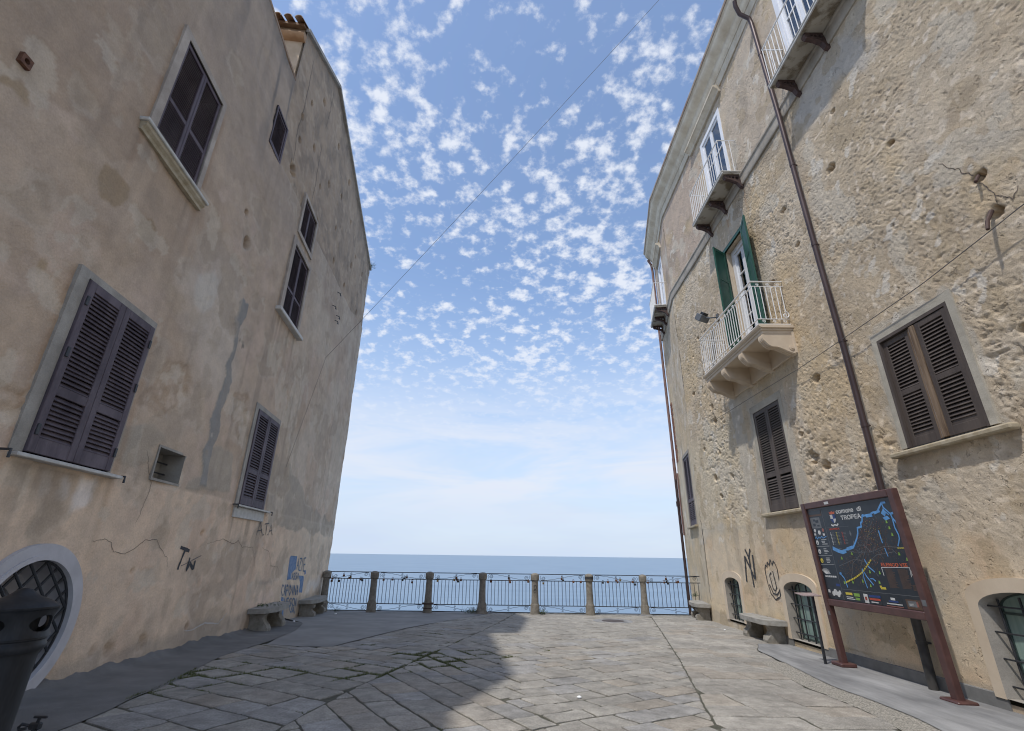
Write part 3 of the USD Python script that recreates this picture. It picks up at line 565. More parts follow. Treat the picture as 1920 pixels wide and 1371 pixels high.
def left_col(u, z):
    n = N2(u, z, .9, 50, 4); n2 = N2(u, z, 2.6, 51, 4)
    c = np.ones((len(u), 3)) * np.array([.365, .300, .240])
    c = mixc(c, (.33, .262, .20), smooth01(n, .45, .68) * .8)
    c = mixc(c, (.40, .325, .27), smooth01(n2, .52, .72) * .7)
    # near part: darker weathered band above the old repair line
    bl = np.interp(u, [2, 3.24, 3.47, 3.89, 4.42, 4.73, 4.9], [4.9, 5.13, 5.35, 5.51, 5.47, 5.75, 6.3]) + .1 * (N2(u, z, 3, 52) - .5)
    c = mixc(c, (.285, .225, .172), smooth01(z - bl, -.03, .05) * smooth01(4.9 - u, 0, .25) * .75)
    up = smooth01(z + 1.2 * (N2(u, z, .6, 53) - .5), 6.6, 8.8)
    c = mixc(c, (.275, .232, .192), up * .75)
    streaks = smooth01(n1(u, z, 3.2, .33, 54) * .6 + n1(u + z * .15, z, 9, .7, 55) * .4, .50, .78)
    c = mixc(c, (.15, .138, .128), streaks * smooth01(z, 7.4, 10.4) * (.45 + .5 * smooth01(u, 5.4, 7.4)) * (u < 8.4))
    # bright lime wash and base coat
    c = mixc(c, (.43, .40, .36), pmask(LIGHTBIG, u, z, .35, .25, 2, 56) * .55)
    c = mixc(c, (.44, .43, .40), pmask(LIGHT, u, z, .05, .06, 4, 57) * .6)
    low = smooth01(2.46 + .10 * (N2(u, z, 2.4, 58) - .5) - z, -.015, .02)
    c = mixc(c, (.50, .405, .315), low * .88)
    c = mixc(c, (.43, .33, .255), low * smooth01(N2(u, z, 1.7, 59, 4), .45, .66) * .6)
    c = mixc(c, (.47, .43, .35), low * smooth01(u, 11, 15) * .5)
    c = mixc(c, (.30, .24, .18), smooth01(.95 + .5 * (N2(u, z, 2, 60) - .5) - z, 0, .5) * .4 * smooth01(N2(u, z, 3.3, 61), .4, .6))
    # the far, unplastered upper gable and the smooth repair under it
    upper = smooth01(u, 7.75, 7.95) * smooth01(z - far_line(u) + .12 * (N2(u, z, 3, 4) - .5), -.03, .03)
    c = mixc(c, (.40, .36, .305), smooth01(u, 10.5, 12) * (1 - upper) * smooth01(z, 2.6, 3.4) * smooth01(N2(u, z, .8, 62), .3, .6) * .7)
    stone = np.ones_like(c) * np.array([.285, .232, .178]); stone = mixc(stone, (.215, .178, .140), smooth01(N2(u, z, 2.2, 63, 4), .42, .66)); stone = mixc(stone, (.34, .285, .225), smooth01(N2(u, z, 5, 64, 3), .58, .75) * .7)
    c = c * (1 - upper[:, None]) + stone * upper[:, None]
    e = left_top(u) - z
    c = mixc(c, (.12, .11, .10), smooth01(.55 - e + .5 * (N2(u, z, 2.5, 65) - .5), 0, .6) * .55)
    c = mixc(c, (.37, .345, .30), smooth01(u, 16.7, 17.2) * smooth01(N2(u, z, 2, 66), .45, .6) * .8)
    for i, p in enumerate(OLIVE): c = mixc(c, (.265, .205, .135), pmask(p, u, z, .012, .03, 5, 70 + i) * .85)
    for i, p in enumerate(EFF): c = mixc(c, (.56, .54, .53), pmask(p, u, z, .04, .06, 8, 75 + i) * .75)
    for i, p in enumerate(ROUGH): c = mixc(c, (.30, .235, .175), pmask(p, u, z, .04, .09, 5, 30 + i) * smooth01(N2(u, z, 9, 9, 3), .35, .6) * .8)
    for p, sd, k in ((CEMA, 41, .85), (CEMB, 42, .7), (CEMC, 43, .75)): c = mixc(c, (.265, .245, .21), pmask(p, u, z, .02, .05 if sd < 43 else .16, 6 if sd < 43 else 3, sd) * k)
    c = mixc(c, (.205, .205, .200), pmask(STREAK, u, z, .010, .03, 9, 40)); c = mixc(c, (.17, .15, .125), pmask(HOOK, u, z, .01, .01, 9, 44))
    for r in ((4.71, 5.84, 2.44, 4.22), (9.45, 10.7, 2.44, 4.22), (4.81, 5.80, 6.30, 7.94)):   # rust and rain runs at the jambs
        run = np.exp(-((u - r[0] + .16) / .05) ** 2) + np.exp(-((u - r[1] - .18) / .06) ** 2)
        c = mixc(c, (.25, .165, .105), np.clip(run, 0, 1) * smooth01(z, r[2] - 1.6, r[2] + .2) * smooth01(r[3] + .1 - z, 0, .2) * .4)
    c = mixc(c, (.50, .49, .475), pmask([(15.2, .92), (16.7, .9), (16.9, .6), (14.9, .66)], u, z, .12, .2, 3, 80) * .7)
    c = mixc(c, (.18, .165, .15), pmask([(11.09, 1.08), (11.43, 1.1), (12.14, 1.07), (12.18, .99), (11.35, .99)], u, z, .08, .08, 6, 81) * .6)
    c = mixc(c, (.48, .40, .36), pmask([(11.0, .75), (12.3, .85), (12.5, .65), (11.0, .6)], u, z, .1, .15, 5, 82) * .5)
    fl = N2(u, z, 1.35, 210, 4); fl2 = N2(u, z, 2.3, 220, 4)
    c = mixc(c, c * 0 + np.array((.365, .32, .265)), smooth01(fl, .600, .615) * .45 * (z < 9.2)); c = mixc(c, (.235, .19, .145), smooth01(fl, .655, .67) * .32 * (z < 9.2))
    c = mixc(c, (.43, .39, .33), smooth01(fl2, .66, .675) * .52 * (z < 6.5)); c = mixc(c, (.27, .225, .17), smooth01(1 - fl2, .70, .72) * .28)
    drip = smooth01(n1(u, z, 7.5, .25, 230), .62, .9) * smooth01(n1(u, z, 1.1, .5, 231), .35, .7); c = mixc(c, (.225, .19, .155), drip * .38)
    for a, b, zz in ((4.55, 6.04, 6.15), (4.55, 6.05, 2.38), (9.2, 10.9, 6.28), (9.3, 11.0, 2.2)):
        run = smooth01(u, a, a + .1) * smooth01(b - u, 0, .1) * smooth01(n1(u, z, 13, .4, 232), .45, .8) * np.exp(-np.clip(zz - z, 0, None) / .55) * (z < zz); c = mixc(c, (.16, .135, .11), run * .55)
    pr_ = N2(u, z, 9, 240, 3); c = c * (1 + .16 * (pr_ - .5))[:, None]
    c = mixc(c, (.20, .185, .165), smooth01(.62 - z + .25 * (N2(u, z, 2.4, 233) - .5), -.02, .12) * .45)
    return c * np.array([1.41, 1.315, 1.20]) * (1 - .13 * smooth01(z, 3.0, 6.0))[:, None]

OC, OR = (5.37, 1.0), .70            # the round window
circle = Point(OC).buffer(.60, quad_segs=24)
LRECT = [(4.80, 5.80, 6.30, 7.94), (4.71, 5.86, 2.44, 4.22), (9.47, 10.70, 2.44, 4.24), (9.50, 10.59, 6.41, 8.09), (9.60, 10.55, 8.52, 9.45), (7.40, 7.93, 8.93, 9.77), (6.74, 7.38, 2.52, 2.91)]
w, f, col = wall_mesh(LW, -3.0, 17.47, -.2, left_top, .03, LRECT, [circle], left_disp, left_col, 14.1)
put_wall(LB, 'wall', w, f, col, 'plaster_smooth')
# closing walls and roofs behind the street wall
m = MB()
m.box(-3.0, 17.46, -9.2, -9.0, -.5, 9.1).box(-3.2, -3.0, -9, -.02, -.5, 9.1)
put(LB, 'rear_wall', LW(m.out()), 'trim_left')
gable_end = MB().box(17.25, 17.455, -9.0, -.03, -30, 12.46)
put(LB, 'sea_side_wall', LW(gable_end.out()), 'plaster_rough' and 'trim_left')
sidew = MB().uzprism([(0, 0), (1, 0), (1, 1), (0, 1)], 0, .1)
rw = MB().box(U_STEP + .004, U_STEP + .18, -5.5, -.075, 10.98, 12.66)
put(LB, 'return_wall', LW(rw.out()), pbr('return_plaster', (.36, .27, .175), (.47, .37, .26), 3.0, .9, .5, 30, .01, fine=.08))
rp = MB()
rp.uzprism([(-3.2, 9.21), (2.5, 9.21), (3.7, NEAR_EAVE + .01), (U_STEP - .003, NEAR_EAVE + .01), (U_STEP - .003, NEAR_EAVE + .07), (3.66, NEAR_EAVE + .07), (2.46, 9.28), (-3.2, 9.28)], -9.2, -.01)
nr = put(LB, 'near_roof', LW(rp.out()), 'tile')
fr = MB().uzprism([(7.66, 12.66), (10.29, 14.05), (17.52, 12.58), (17.52, 12.50), (10.29, 13.955), (7.66, 12.585)], -9.2, -.05)
fr_p = put(LB, 'far_roof', LW(fr.out()), 'tile')
vg = MB().uzprism([(7.80, 12.70), (10.29, 14.04), (17.50, 12.57), (17.50, 12.49), (10.29, 13.95), (7.80, 12.60)], -.05, .035)
put(LB, 'verge', LW(vg.out()), 'cement')
for k in range(14):                  # barrel tiles along the eave of the return wall
    d0 = -.10 - k * .225
    m = MB(); th = np.linspace(0, PI, 9)
    a = np.stack([np.full(9, 7.45), d0 + .085 * np.cos(th), 12.52 + .085 * np.sin(th)], 1); b = a + [.75, 0, .41]
    ai, bi = a * 1, b * 1; ai[:, 1:] = [d0, 12.52] + (a[:, 1:] - [d0, 12.52]) * .8; bi[:, 1:] = [d0, 12.93] + (b[:, 1:] - [d0, 12.93]) * .8
    v = np.vstack([a, b, ai, bi]); q = [[i, i + 1, 9 + i + 1, 9 + i] for i in range(8)] + [[18 + i, 27 + i, 27 + i + 1, 18 + i + 1] for i in range(8)] + [[i, 18 + i, 18 + i + 1, i + 1] for i in range(8)]
    q = np.array(q); m.add(v, np.vstack([q[:, [0, 1, 2]], q[:, [0, 2, 3]]]))
    put(LB, 'roof_tile', LW(m.out()), 'tile', 40)
m = MB(); th = np.linspace(-PI / 2, PI / 2, 7)
m.add(*MB().dzprism([(0, 0), (1, 0), (1, 1)], 0, 1).out()) if False else None
mould = [(7.82 - .16 * math.cos(t), 12.36 + .10 * math.sin(t)) for t in th] + [(7.84, 12.46), (7.84, 12.26)]
put(LB, 'eave_moulding', LW(MB().uzprism(mould, -4, -.02).out()), pbr('eave_clay', (.27, .16, .085), (.36, .23, .13), 5, .9, .4, 40, .006), 40)

SLATS_L = [0]
def shutter(parent, F, u0, u1, z0, z1, d, mat, mids, pitch=.043, stile=.062, rail=.075, slat_parts=True, slat_h=.05, panel_low=None, name='shutter', thick=.036):
    """One louvred leaf: frame, and its slats as parts of the leaf."""
    m = MB(); t = thick
    m.cbox(u0, u0 + stile, d - t, d, z0, z1, .005).cbox(u1 - stile, u1, d - t, d, z0, z1, .005)
    edges = [z0] + list(mids) + [z1]
    bands = [(z0, z0 + rail * 1.5)] + [(q - rail / 2, q + rail / 2) for q in mids] + [(z1 - rail, z1)]
    for a, b in bands: m.cbox(u0 + stile - .002, u1 - stile + .002, d - t + .003, d - .003, a, b, .004)
    if panel_low: m.box(u0 + stile - .002, u1 - stile + .002, d - t + .012, d - .012, bands[0][1] - .002, panel_low)
    leaf = put(parent, name, F(m.out()), mat)
    allm = MB(); k = 0
    for (a0, a1), (b0, b1) in zip(bands[:-1], bands[1:]):
        lo = a1 if not (panel_low and a0 == z0) else panel_low
        zz = np.arange(lo + pitch * .45, b0 - pitch * .3, pitch)
        for q in zz:
            jz = RNG.normal(0, .0018); tl_ = RNG.normal(0, .003)
            c, s = math.cos(1.0), math.sin(1.0); hw, ht = slat_h / 2, .0045
            prof = [(-hw * c - ht * s, hw * s - ht * c), (hw * c - ht * s, -hw * s - ht * c), (hw * c + ht * s, -hw * s + ht * c), (-hw * c + ht * s, hw * s + ht * c)]
            vv = [[uu, d - t / 2 + p0, q + p1 + jz + (tl_ if uu == u1 - stile - .001 else 0)] for p1_ in (0,) for uu in (u0 + stile + .001, u1 - stile - .001) for p0, p1 in prof]
            vv = np.array([vv[0], vv[4], vv[5], vv[1], vv[3], vv[7], vv[6], vv[2]])
            if slat_parts: put(leaf, 'louvre_slat', F((vv, CUBE_F)), mat)
            else: allm.add(vv, CUBE_F)
    if not slat_parts and allm.n: put(leaf, 'louvre_slats', F(allm.out()), mat, kind='stuff')
    return leaf

def strap(parent, F, u, d, z, out=.03):   # small hinge / catch
    put(parent, 'hinge', F(MB().cbox(u - .018, u + .018, d, d + .014, z - .05, z + .05, .004).out()), 'iron_black')

def surround(parent, F, u0, u1, z0, z1, wl, wr, wt, d0, d1, mat, wb=0.0):
    o = sbox(u0 - wl, z0 - wb, u1 + wr, z1 + wt).difference(sbox(u0, z0 if wb else z0 - .01, u1, z1))
    return put(parent, 'window_surround', F(MB().uzprism(o, d0, d1).out()), mat)
def reveal(parent, F, u0, u1, z0, z1, d0, depth, mat, back=None):
    m = MB(); t = .03
    m.box(u0 - t, u0, d0 - depth, d0, z0 - t, z1 + t).box(u1, u1 + t, d0 - depth, d0, z0 - t, z1 + t).box(u0, u1, d0 - depth, d0, z1, z1 + t).box(u0, u1, d0 - depth, d0, z0 - t, z0)
    if back is None: m.box(u0 - t, u1 + t, d0 - depth - .02, d0 - depth, z0 - t, z1 + t)
    return put(parent, 'window_reveal', F(m.out()), mat)

# window A, upper left
surround(LB, LW, 4.80, 5.80, 6.30, 7.94, .13, .09, .10, -.02, .035, 'trim_left')
reveal(LB, LW, 4.80, 5.80, 6.30, 7.94, .02, .3, 'cement')
shutter(LB, LW, 4.81, 5.302, 6.31, 7.93, .012, 'shutter_purple', [6.94], .040, .05, .06)
shutter(LB, LW, 5.306, 5.79, 6.31, 7.93, .012, 'shutter_purple', [6.94], .040, .05, .06)
s = put(LB, 'window_sill', LW(MB().cbox(4.55, 6.04, -.02, .115, 6.245, 6.292, .010).out()), 'sill_white')
put(LB, 'sill_moulding', LW(MB().dzprism([(-.01, 6.13), (.045, 6.13), (.05, 6.17), (.085, 6.20), (.09, 6.243), (-.01, 6.243)], 4.58, 6.01).out()), 'sill_stone')
# window B, the large lower one
surround(LB, LW, 4.71, 5.86, 2.44, 4.22, .14, .05, .075, -.02, .022, 'cement')
reveal(LB, LW, 4.71, 5.86, 2.44, 4.22, .0, .3, 'dark_room')
for a, b in ((4.715, 5.283), (5.287, 5.855)): shutter(LB, LW, a, b, 2.455, 4.205, .05, 'shutter_purple', [3.05], .0445, .085, .095)
for zz in (2.66, 3.42, 3.98):
    strap(LB, LW, 4.738, .051, zz); strap(LB, LW, 5.832, .051, zz)
put(LB, 'window_sill', LW(MB().cbox(4.58, 6.02, -.02, .10, 2.395, 2.43, .006).out()), 'sill_white')
for uu in (4.50, 6.05): put(LB, 'shutter_catch', LW(MB().tube([(uu, 0, 2.43), (uu, .10, 2.43), (uu, .10, 2.36)], .012, 6).out()), 'iron_black')
# window C, the lower small one
surround(LB, LW, 9.47, 10.70, 2.44, 4.24, .13, .07, .09, -.02, .02, 'cement')
reveal(LB, LW, 9.47, 10.70, 2.44, 4.24, .0, .3, 'dark_room')
for a, b in ((9.475, 10.083), (10.087, 10.695)): shutter(LB, LW, a, b, 2.455, 4.225, .04, 'shutter_purple', [3.07], .049, .08, .09)
put(LB, 'window_sill', LW(MB().cbox(9.30, 10.98, -.02, .09, 2.405, 2.437, .006).out()), 'sill_white')
put(LB, 'apron', LW(MB().cbox(9.33, 10.8, -.02, .035, 2.22, 2.402, .006).out()), 'sill_white')
for uu in (9.28, 11.05): put(LB, 'shutter_catch', LW(MB().tube([(uu, 0, 2.43), (uu, .10, 2.43), (uu, .10, 2.36)], .012, 6).out()), 'iron_black')
# window D, E, F above
surround(LB, LW, 9.50, 10.59, 6.41, 8.09, .16, .12, .12, -.02, .05, 'trim_left')
reveal(LB, LW, 9.50, 10.59, 6.41, 8.09, .02, .3, 'dark_room')
for a, b in ((9.505, 10.043), (10.047, 10.585)): shutter(LB, LW, a, b, 6.415, 8.085, .012, 'shutter_purple', [7.05], .042, .05, .06, slat_parts=False)
put(LB, 'window_sill', LW(MB().cbox(9.24, 10.86, -.02, .12, 6.30, 6.385, .012).out()), 'sill_white')
surround(LB, LW, 9.60, 10.55, 8.52, 9.45, .1, .1, .08, -.03, .03, 'trim_left', .1)
reveal(LB, LW, 9.60, 10.55, 8.52, 9.45, .0, .3, 'dark_room')
for a, b in ((9.605, 10.073), (10.077, 10.545)): shutter(LB, LW, a, b, 8.525, 9.445, -.01, 'shutter_purple', [], .042, .04, .05, slat_parts=False)
reveal(LB, LW, 7.40, 7.93, 8.93, 9.77, .0, .3, 'dark_room')
surround(LB, LW, 7.40, 7.93, 8.93, 9.77, .03, .05, .04, -.03, .014, 'shutter_purple', .05)
shutter(LB, LW, 7.405, 7.925, 8.935, 9.765, .0, 'shutter_purple', [], .042, .035, .04, slat_parts=False)
# small barred vent with deep splayed reveal
reveal(LB, LW, 6.74, 7.38, 2.52, 2.91, .0, .30, 'cement')
put(LB, 'vent_opening', LW(MB().box(6.76, 7.36, -.318, -.302, 2.54, 2.89).out()), 'dark_room')
for uu in (6.84, 6.96, 7.08): put(LB, 'vent_bar', LW(MB().tube([(uu, -.2, 2.50), (uu, -.2, 2.93)], .011, 6).out()), 'iron_black')
for zz in (2.64, 2.78): put(LB, 'vent_bar', LW(MB().tube([(6.72, -.215, zz), (7.40, -.215, zz)], .010, 6).out()), 'iron_black')
# the round window
ring = Point(OC).buffer(OR, quad_segs=32).difference(Point(OC).buffer(.565, quad_segs=32))
put(LB, 'round_surround', LW(MB().uzprism(ring, -.05, .045).out()), 'ring_grey', 30)
ring2 = Point(OC).buffer(.60, quad_segs=32).difference(Point(OC).buffer(.555, quad_segs=32))
put(LB, 'surround_bead', LW(MB().uzprism(ring2, -.05, .058).out()), 'ring_grey', 30)
m = MB(); th = np.arange(48) * 2 * PI / 48
a = np.stack([OC[0] + .565 * np.cos(th), np.full(48, -.045), OC[1] + .565 * np.sin(th)], 1); b = np.stack([OC[0] + .50 * np.cos(th), np.full(48, -.32), OC[1] + .50 * np.sin(th)], 1)
m.add(np.vstack([a, b]), [t for i in range(48) for t in ([i, (i + 1) % 48, 48 + (i + 1) % 48], [i, 48 + (i + 1) % 48, 48 + i])])
put(LB, 'round_reveal', LW(m.out()), 'ring_grey', 30)
bd = Point(OC).buffer(.52, quad_segs=24); hole = Point(OC[0] - .02, OC[1] + .02).buffer(.33, quad_segs=24)
put(LB, 'inner_wall', LW(MB().uzprism(bd.difference(hole), -.36, -.315).out()), 'ring_grey')
put(LB, 'inner_void', LW(MB().uzprism(bd, -.62, -.60).out()), 'dark_room')
gp = put(LB, 'grille_hoop', LW(MB().tube([(OC[0] + .552 * math.cos(t), .0, OC[1] + .552 * math.sin(t)) for t in np.linspace(0, 2 * PI, 49)], .013, 6).out()), 'iron_black', 40)
for k in range(-3, 4):
    for sgn in (1, -1):
        off = k * .150; L = math.sqrt(.55 ** 2 - off ** 2); c = math.sqrt(.5)
        p0, p1 = (off * c - L * c * sgn * sgn, 0, 0), 0
        cu_, cz_ = OC[0] + off * c * sgn, OC[1] + off * c
        dv = np.array([c, 0, -c * sgn]); mid = np.array([cu_, .004 * sgn, cz_])
        put(gp, 'grille_bar', LW(MB().tube([mid - dv * L, mid + dv * L], .0125, 6).out()), 'iron_black')
# wall irons, cracks, paint
def ribbon(pts, wdt, F, dispf, lift=.004, step=.03, jitter=0.0, seed=0, taper=True):
    ls = LineString(pts); n = max(3, int(ls.length / step)); p = np.array([ls.interpolate(t, True).coords[0] for t in np.linspace(0, 1, n)])
    if jitter: p = p + (np.stack([N2(p[:, 0], p[:, 1], 14, seed, 3), N2(p[:, 0], p[:, 1], 14, seed + 5, 3)], 1) - .5) * 2 * jitter
    tg = np.gradient(p, axis=0); tg /= np.maximum(np.linalg.norm(tg, axis=1, keepdims=True), 1e-6); nn = np.stack([-tg[:, 1], tg[:, 0]], 1)
    wv = np.full(n, wdt) * (1 if not taper else (.45 + .55 * np.sin(np.linspace(.15, PI - .15, n)))) * (.7 + .6 * N2(p[:, 0], p[:, 1], 25, 3, 2))
    A, B = p + nn * wv[:, None] / 2, p - nn * wv[:, None] / 2
    P = np.vstack([A, B]); dd = dispf(P[:, 0], P[:, 1]) + lift
    f = [t for i in range(n - 1) for t in ([i, i + 1, n + i + 1], [i, n + i + 1, n + i])]
    return F((np.stack([P[:, 0], dd, P[:, 1]], 1), f))
CR = [[(5.99, 1.73), (6.18, 1.77), (6.32, 1.72), (6.41, 1.63), (6.63, 1.61), (6.81, 1.67), (6.96, 1.77), (7.24, 1.78), (7.45, 1.63), (7.58, 1.55), (7.66, 1.44)], [(8.67, 1.76), (9.16, 1.85), (9.65, 1.78), (9.85, 1.84), (10.08, 1.74), (10.64, 1.73), (10.89, 1.37)], [(6.49, 2.82), (6.68, 2.56), (6.78, 2.45), (6.74, 2.16), (6.67, 1.96)], [(11.14, 1.73), (11.57, 1.66), (11.86, 1.37), (12.43, 1.34), (12.70, 1.00)], [(8.45, 12.61), (8.46, 12.15), (8.47, 11.44), (8.50, 10.87), (8.47, 10.14), (8.6, 9.6)], [(10.03, 11.51), (9.99, 10.73), (10.04, 10.20), (10.01, 9.58)], [(10.02, 13.42), (10.01, 12.80), (9.98, 12.04)], [(3.35, 6.3), (3.6, 6.15), (3.95, 6.3), (4.1, 6.6)], [(6.1, 4.95), (6.5, 5.0), (6.9, 4.95)], [(4.0, 5.3), (4.3, 4.9), (4.7, 4.6), (5.0, 4.45)]]
for i, c in enumerate(CR[:7]): put(LB, 'crack', ribbon(c, .007 if i < 4 else (.026 if i < 7 else .006), LW, left_disp, .003, .02, .02, i), 'crack')
put(LB, 'plaster_scar', ribbon([(8.58, .55), (8.84, .53), (9.23, .58), (9.74, .51), (9.97, .64)], .022, LW, left_disp, .003, .03, .015, 9), 'scar')
TAGS = [('spray_black', .045, [[(7.93, 1.40), (8.00, 1.69)], [(7.87, 1.70), (8.12, 1.65)], [(8.20, 1.56), (8.17, 1.38), (8.25, 1.49), (8.38, 1.40), (8.39, 1.52), (8.40, 1.39)]], 'black sprayed scribble tag'), ('spray_grey', .012, [[(8.00, 1.45), (8.56, 1.59)]], None),
        ('spray_grey', .022, [[(10.70, 1.96), (10.73, 2.22), (11.03, 1.96)], [(10.69, 2.04), (10.92, 2.07)], [(10.99, 2.19), (11.23, 2.22)], [(11.11, 2.20), (11.16, 1.99)], [(11.33, 1.98), (11.37, 2.20), (11.56, 2.00)], [(11.33, 2.06), (11.50, 2.10)], [(11.05, 1.98), (11.08, 1.985)], [(11.24, 1.99), (11.27, 1.995)]], 'thin grey painted letters A.T.A')]
def strokes(F, disp, lines, wdt, lift=.004):
    m = MB()
    for i, l in enumerate(lines): m.add(*ribbon(l, wdt, F, disp, lift + .0004 * i, .02, .004, i, False))
    return m.out()
for mt, wd, ls, lab in TAGS: put(LB, 'graffiti_tag', strokes(LW, left_disp, ls, wd), mt, label=lab)
FONT = {'A': [[(0, 0), (.5, 1), (1, 0)], [(.2, .4), (.8, .4)]], 'Z': [[(0, 1), (1, 1), (0, 0), (1, 0)]], 'I': [[(.5, 0), (.5, 1)]], 'E': [[(1, 1), (0, 1), (0, 0), (1, 0)], [(0, .5), (.8, .5)]], 'S': [[(1, .9), (.5, 1), (0, .75), (.9, .3), (.5, 0), (0, .1)]], 'C': [[(1, .85), (.5, 1), (0, .5), (.5, 0), (1, .15)]], 'P': [[(0, 0), (0, 1), (.9, .85), (.8, .5), (0, .45)]], 'N': [[(0, 0), (0, 1), (1, 0), (1, 1)]], 'U': [[(0, 1), (.1, .1), (.5, 0), (.9, .1), (1, 1)]], 'L': [[(0, 1), (0, 0), (1, 0)]], 'V': [[(0, 1), (.5, 0), (1, 1)]], 'O': [[(.5, 0), (0, .5), (.5, 1), (1, .5), (.5, 0)]], 'R': [[(0, 0), (0, 1), (.9, .8), (0, .5), (1, 0)]], 'T': [[(0, 1), (1, 1)], [(.5, 1), (.5, 0)]]}
def word(txt, tl_, tr_, br_, bl_):
    out = []; n = len(txt)
    for i, ch in enumerate(txt):
        for st_ in FONT.get(ch, []):
            o = []
            for x, y in st_:
                s_ = (i + .1 + .8 * x) / n; t_ = np.array(tl_) * (1 - s_) + np.array(tr_) * s_; b_ = np.array(bl_) * (1 - s_) + np.array(br_) * s_
                o.append(tuple(b_ * (1 - y) + t_ * y))
            out.append(o)
    return out
for txt, q in (('AZIE', [(13.85, 1.50), (14.65, 1.52), (14.72, 1.18), (13.92, 1.24)]), ('ASSA', [(13.59, 1.18), (14.21, 1.16), (14.25, 1.00), (13.64, 1.02)]), ('CAPOVNA', [(12.87, .95), (14.35, .86), (14.42, .62), (12.98, .70)]), ('VESCN', [(13.28, .63), (14.36, .55), (14.42, .36), (13.39, .44)]), ('LVA', [(13.81, .40), (14.26, .36), (14.35, .20), (13.92, .28)])):
    put(LB, 'graffiti_letters', strokes(LW, left_disp, word(txt, *q), .034), 'spray_blue_line')
def patch_on(poly, F, disp, lift, step=.05):
    P = Polygon(poly); rng_ = np.array(P.segmentize(step).exterior.coords)[:-1]; x0, y0, x1, y1 = P.bounds
    X, Y = np.meshgrid(np.arange(x0, x1, step), np.arange(y0, y1, step)); ok = shapely.contains_xy(P.buffer(-step * .3), X, Y)
    pts = np.vstack([rng_ + (np.stack([N2(rng_[:, 0], rng_[:, 1], 9, 1), N2(rng_[:, 0], rng_[:, 1], 9, 2)], 1) - .5) * .03, np.stack([X[ok], Y[ok]], 1)])
    from scipy.spatial import Delaunay
    t = Delaunay(pts).simplices; c = pts[t].mean(1); t = t[shapely.contains_xy(P.buffer(.01), c[:, 0], c[:, 1])]
    return F((np.stack([pts[:, 0], disp(pts[:, 0], pts[:, 1]) + lift, pts[:, 1]], 1), t))
for p in ([(13.25, 1.57), (13.76, 1.56), (13.85, 1.25), (13.57, 1.17), (13.61, 1.03), (13.28, 1.03), (13.22, 1.29), (13.18, 1.52)], [(14.25, 1.09), (14.68, 1.06), (14.75, .66), (14.45, .68), (14.45, .87)], [(13.04, .68), (13.24, .65), (13.24, .57), (13.07, .59)], [(13.17, .41), (13.38, .38), (13.45, .20), (13.21, .22)], [(14.65, 1.20), (14.77, 1.21), (14.81, 1.11), (14.69, 1.10)]):
    put(LB, 'graffiti_block', patch_on(p, LW, left_disp, .003), 'spray_blue')
for uu, zz in ((13.38, 9.03), (13.12, 8.43), (13.68, 8.38), (13.59, 8.17)):
    put(LB, 'wall_hook', LW(MB().tube([(uu, 0, zz + .06), (uu + .06, .08, zz + .05), (uu + .08, .1, zz - .03), (uu - .04, .1, zz - .05)], .012, 6).out()), 'iron_black')
put(LB, 'anchor_plate', LW(MB().uzprism(Polygon([(3.26, 5.43), (3.36, 5.43), (3.36, 5.53), (3.26, 5.53)]).difference(Point(3.31, 5.48).buffer(.025)), -.02, .03).out()), 'rust')

# ================================================================== RIGHT BUILDING
RB = thing('balcony_house', 'sunlit rough plaster house with white iron balconies and brown shutters', 'house', RW.pt(8, 0, 0))
HOLES_R = [(8.30, 4.74, .09), (6.59, 8.07, .10), (4.53, 5.94, .08), (4.53, 5.40, .09), (11.9, 6.2, .05), (12.9, 4.3, .07), (13.4, 3.7, .11), (13.2, 3.2, .08), (12.4, 3.6, .09), (13.9, 4.6, .07), (9.1, 3.9, .06), (8.9, 3.4, .14), (8.6, 3.2, .10), (8.1, 8.4, .07), (7.9, 7.4, .06), (9.0, 7.2, .07), (6.2, 9.0, .05), (5.4, 7.4, .05), (12.7, 6.9, .06), (13.3, 7.9, .06), (14.2, 6.4, .07), (12.9, 6.1, .05), (13.0, 5.6, .10), (12.95, 5.2, .12), (4.95, 3.2, .09), (4.9, 2.9, .12), (4.6, 3.6, .08), (4.7, 4.0, .06)]
R1, R2 = (5.44, 6.70, 3.12, 4.76), (9.65, 10.80, 2.58, 4.78)
SM = [Polygon([(5.25, 3.0), (6.92, 3.0), (6.86, 4.93), (5.30, 4.95)]), Polygon([(9.2, 2.3), (11.1, 2.3), (11.05, 5.3), (9.4, 5.3)]), Polygon([(11.25, 2.45), (11.75, 2.45), (11.9, 5.5), (11.3, 5.5)])]
def rough_mask(u, z):
    lowz = np.interp(u, [2, 5, 7, 9, 11, 13, 15], [1.6, 1.75, 1.85, 2.1, 2.3, 2.5, 2.2])
    m = smooth01(z - lowz + .7 * (N2(u, z, 1.1, 90, 3) - .5), -.15, .35) * .94 + .06
    for i, p in enumerate(SM): m *= 1 - .93 * pmask(p, u, z, .10, .16, 3, 91 + i)
    up = smooth01(z, 10.3, 10.6); m = m * (1 - .35 * up)
    return m
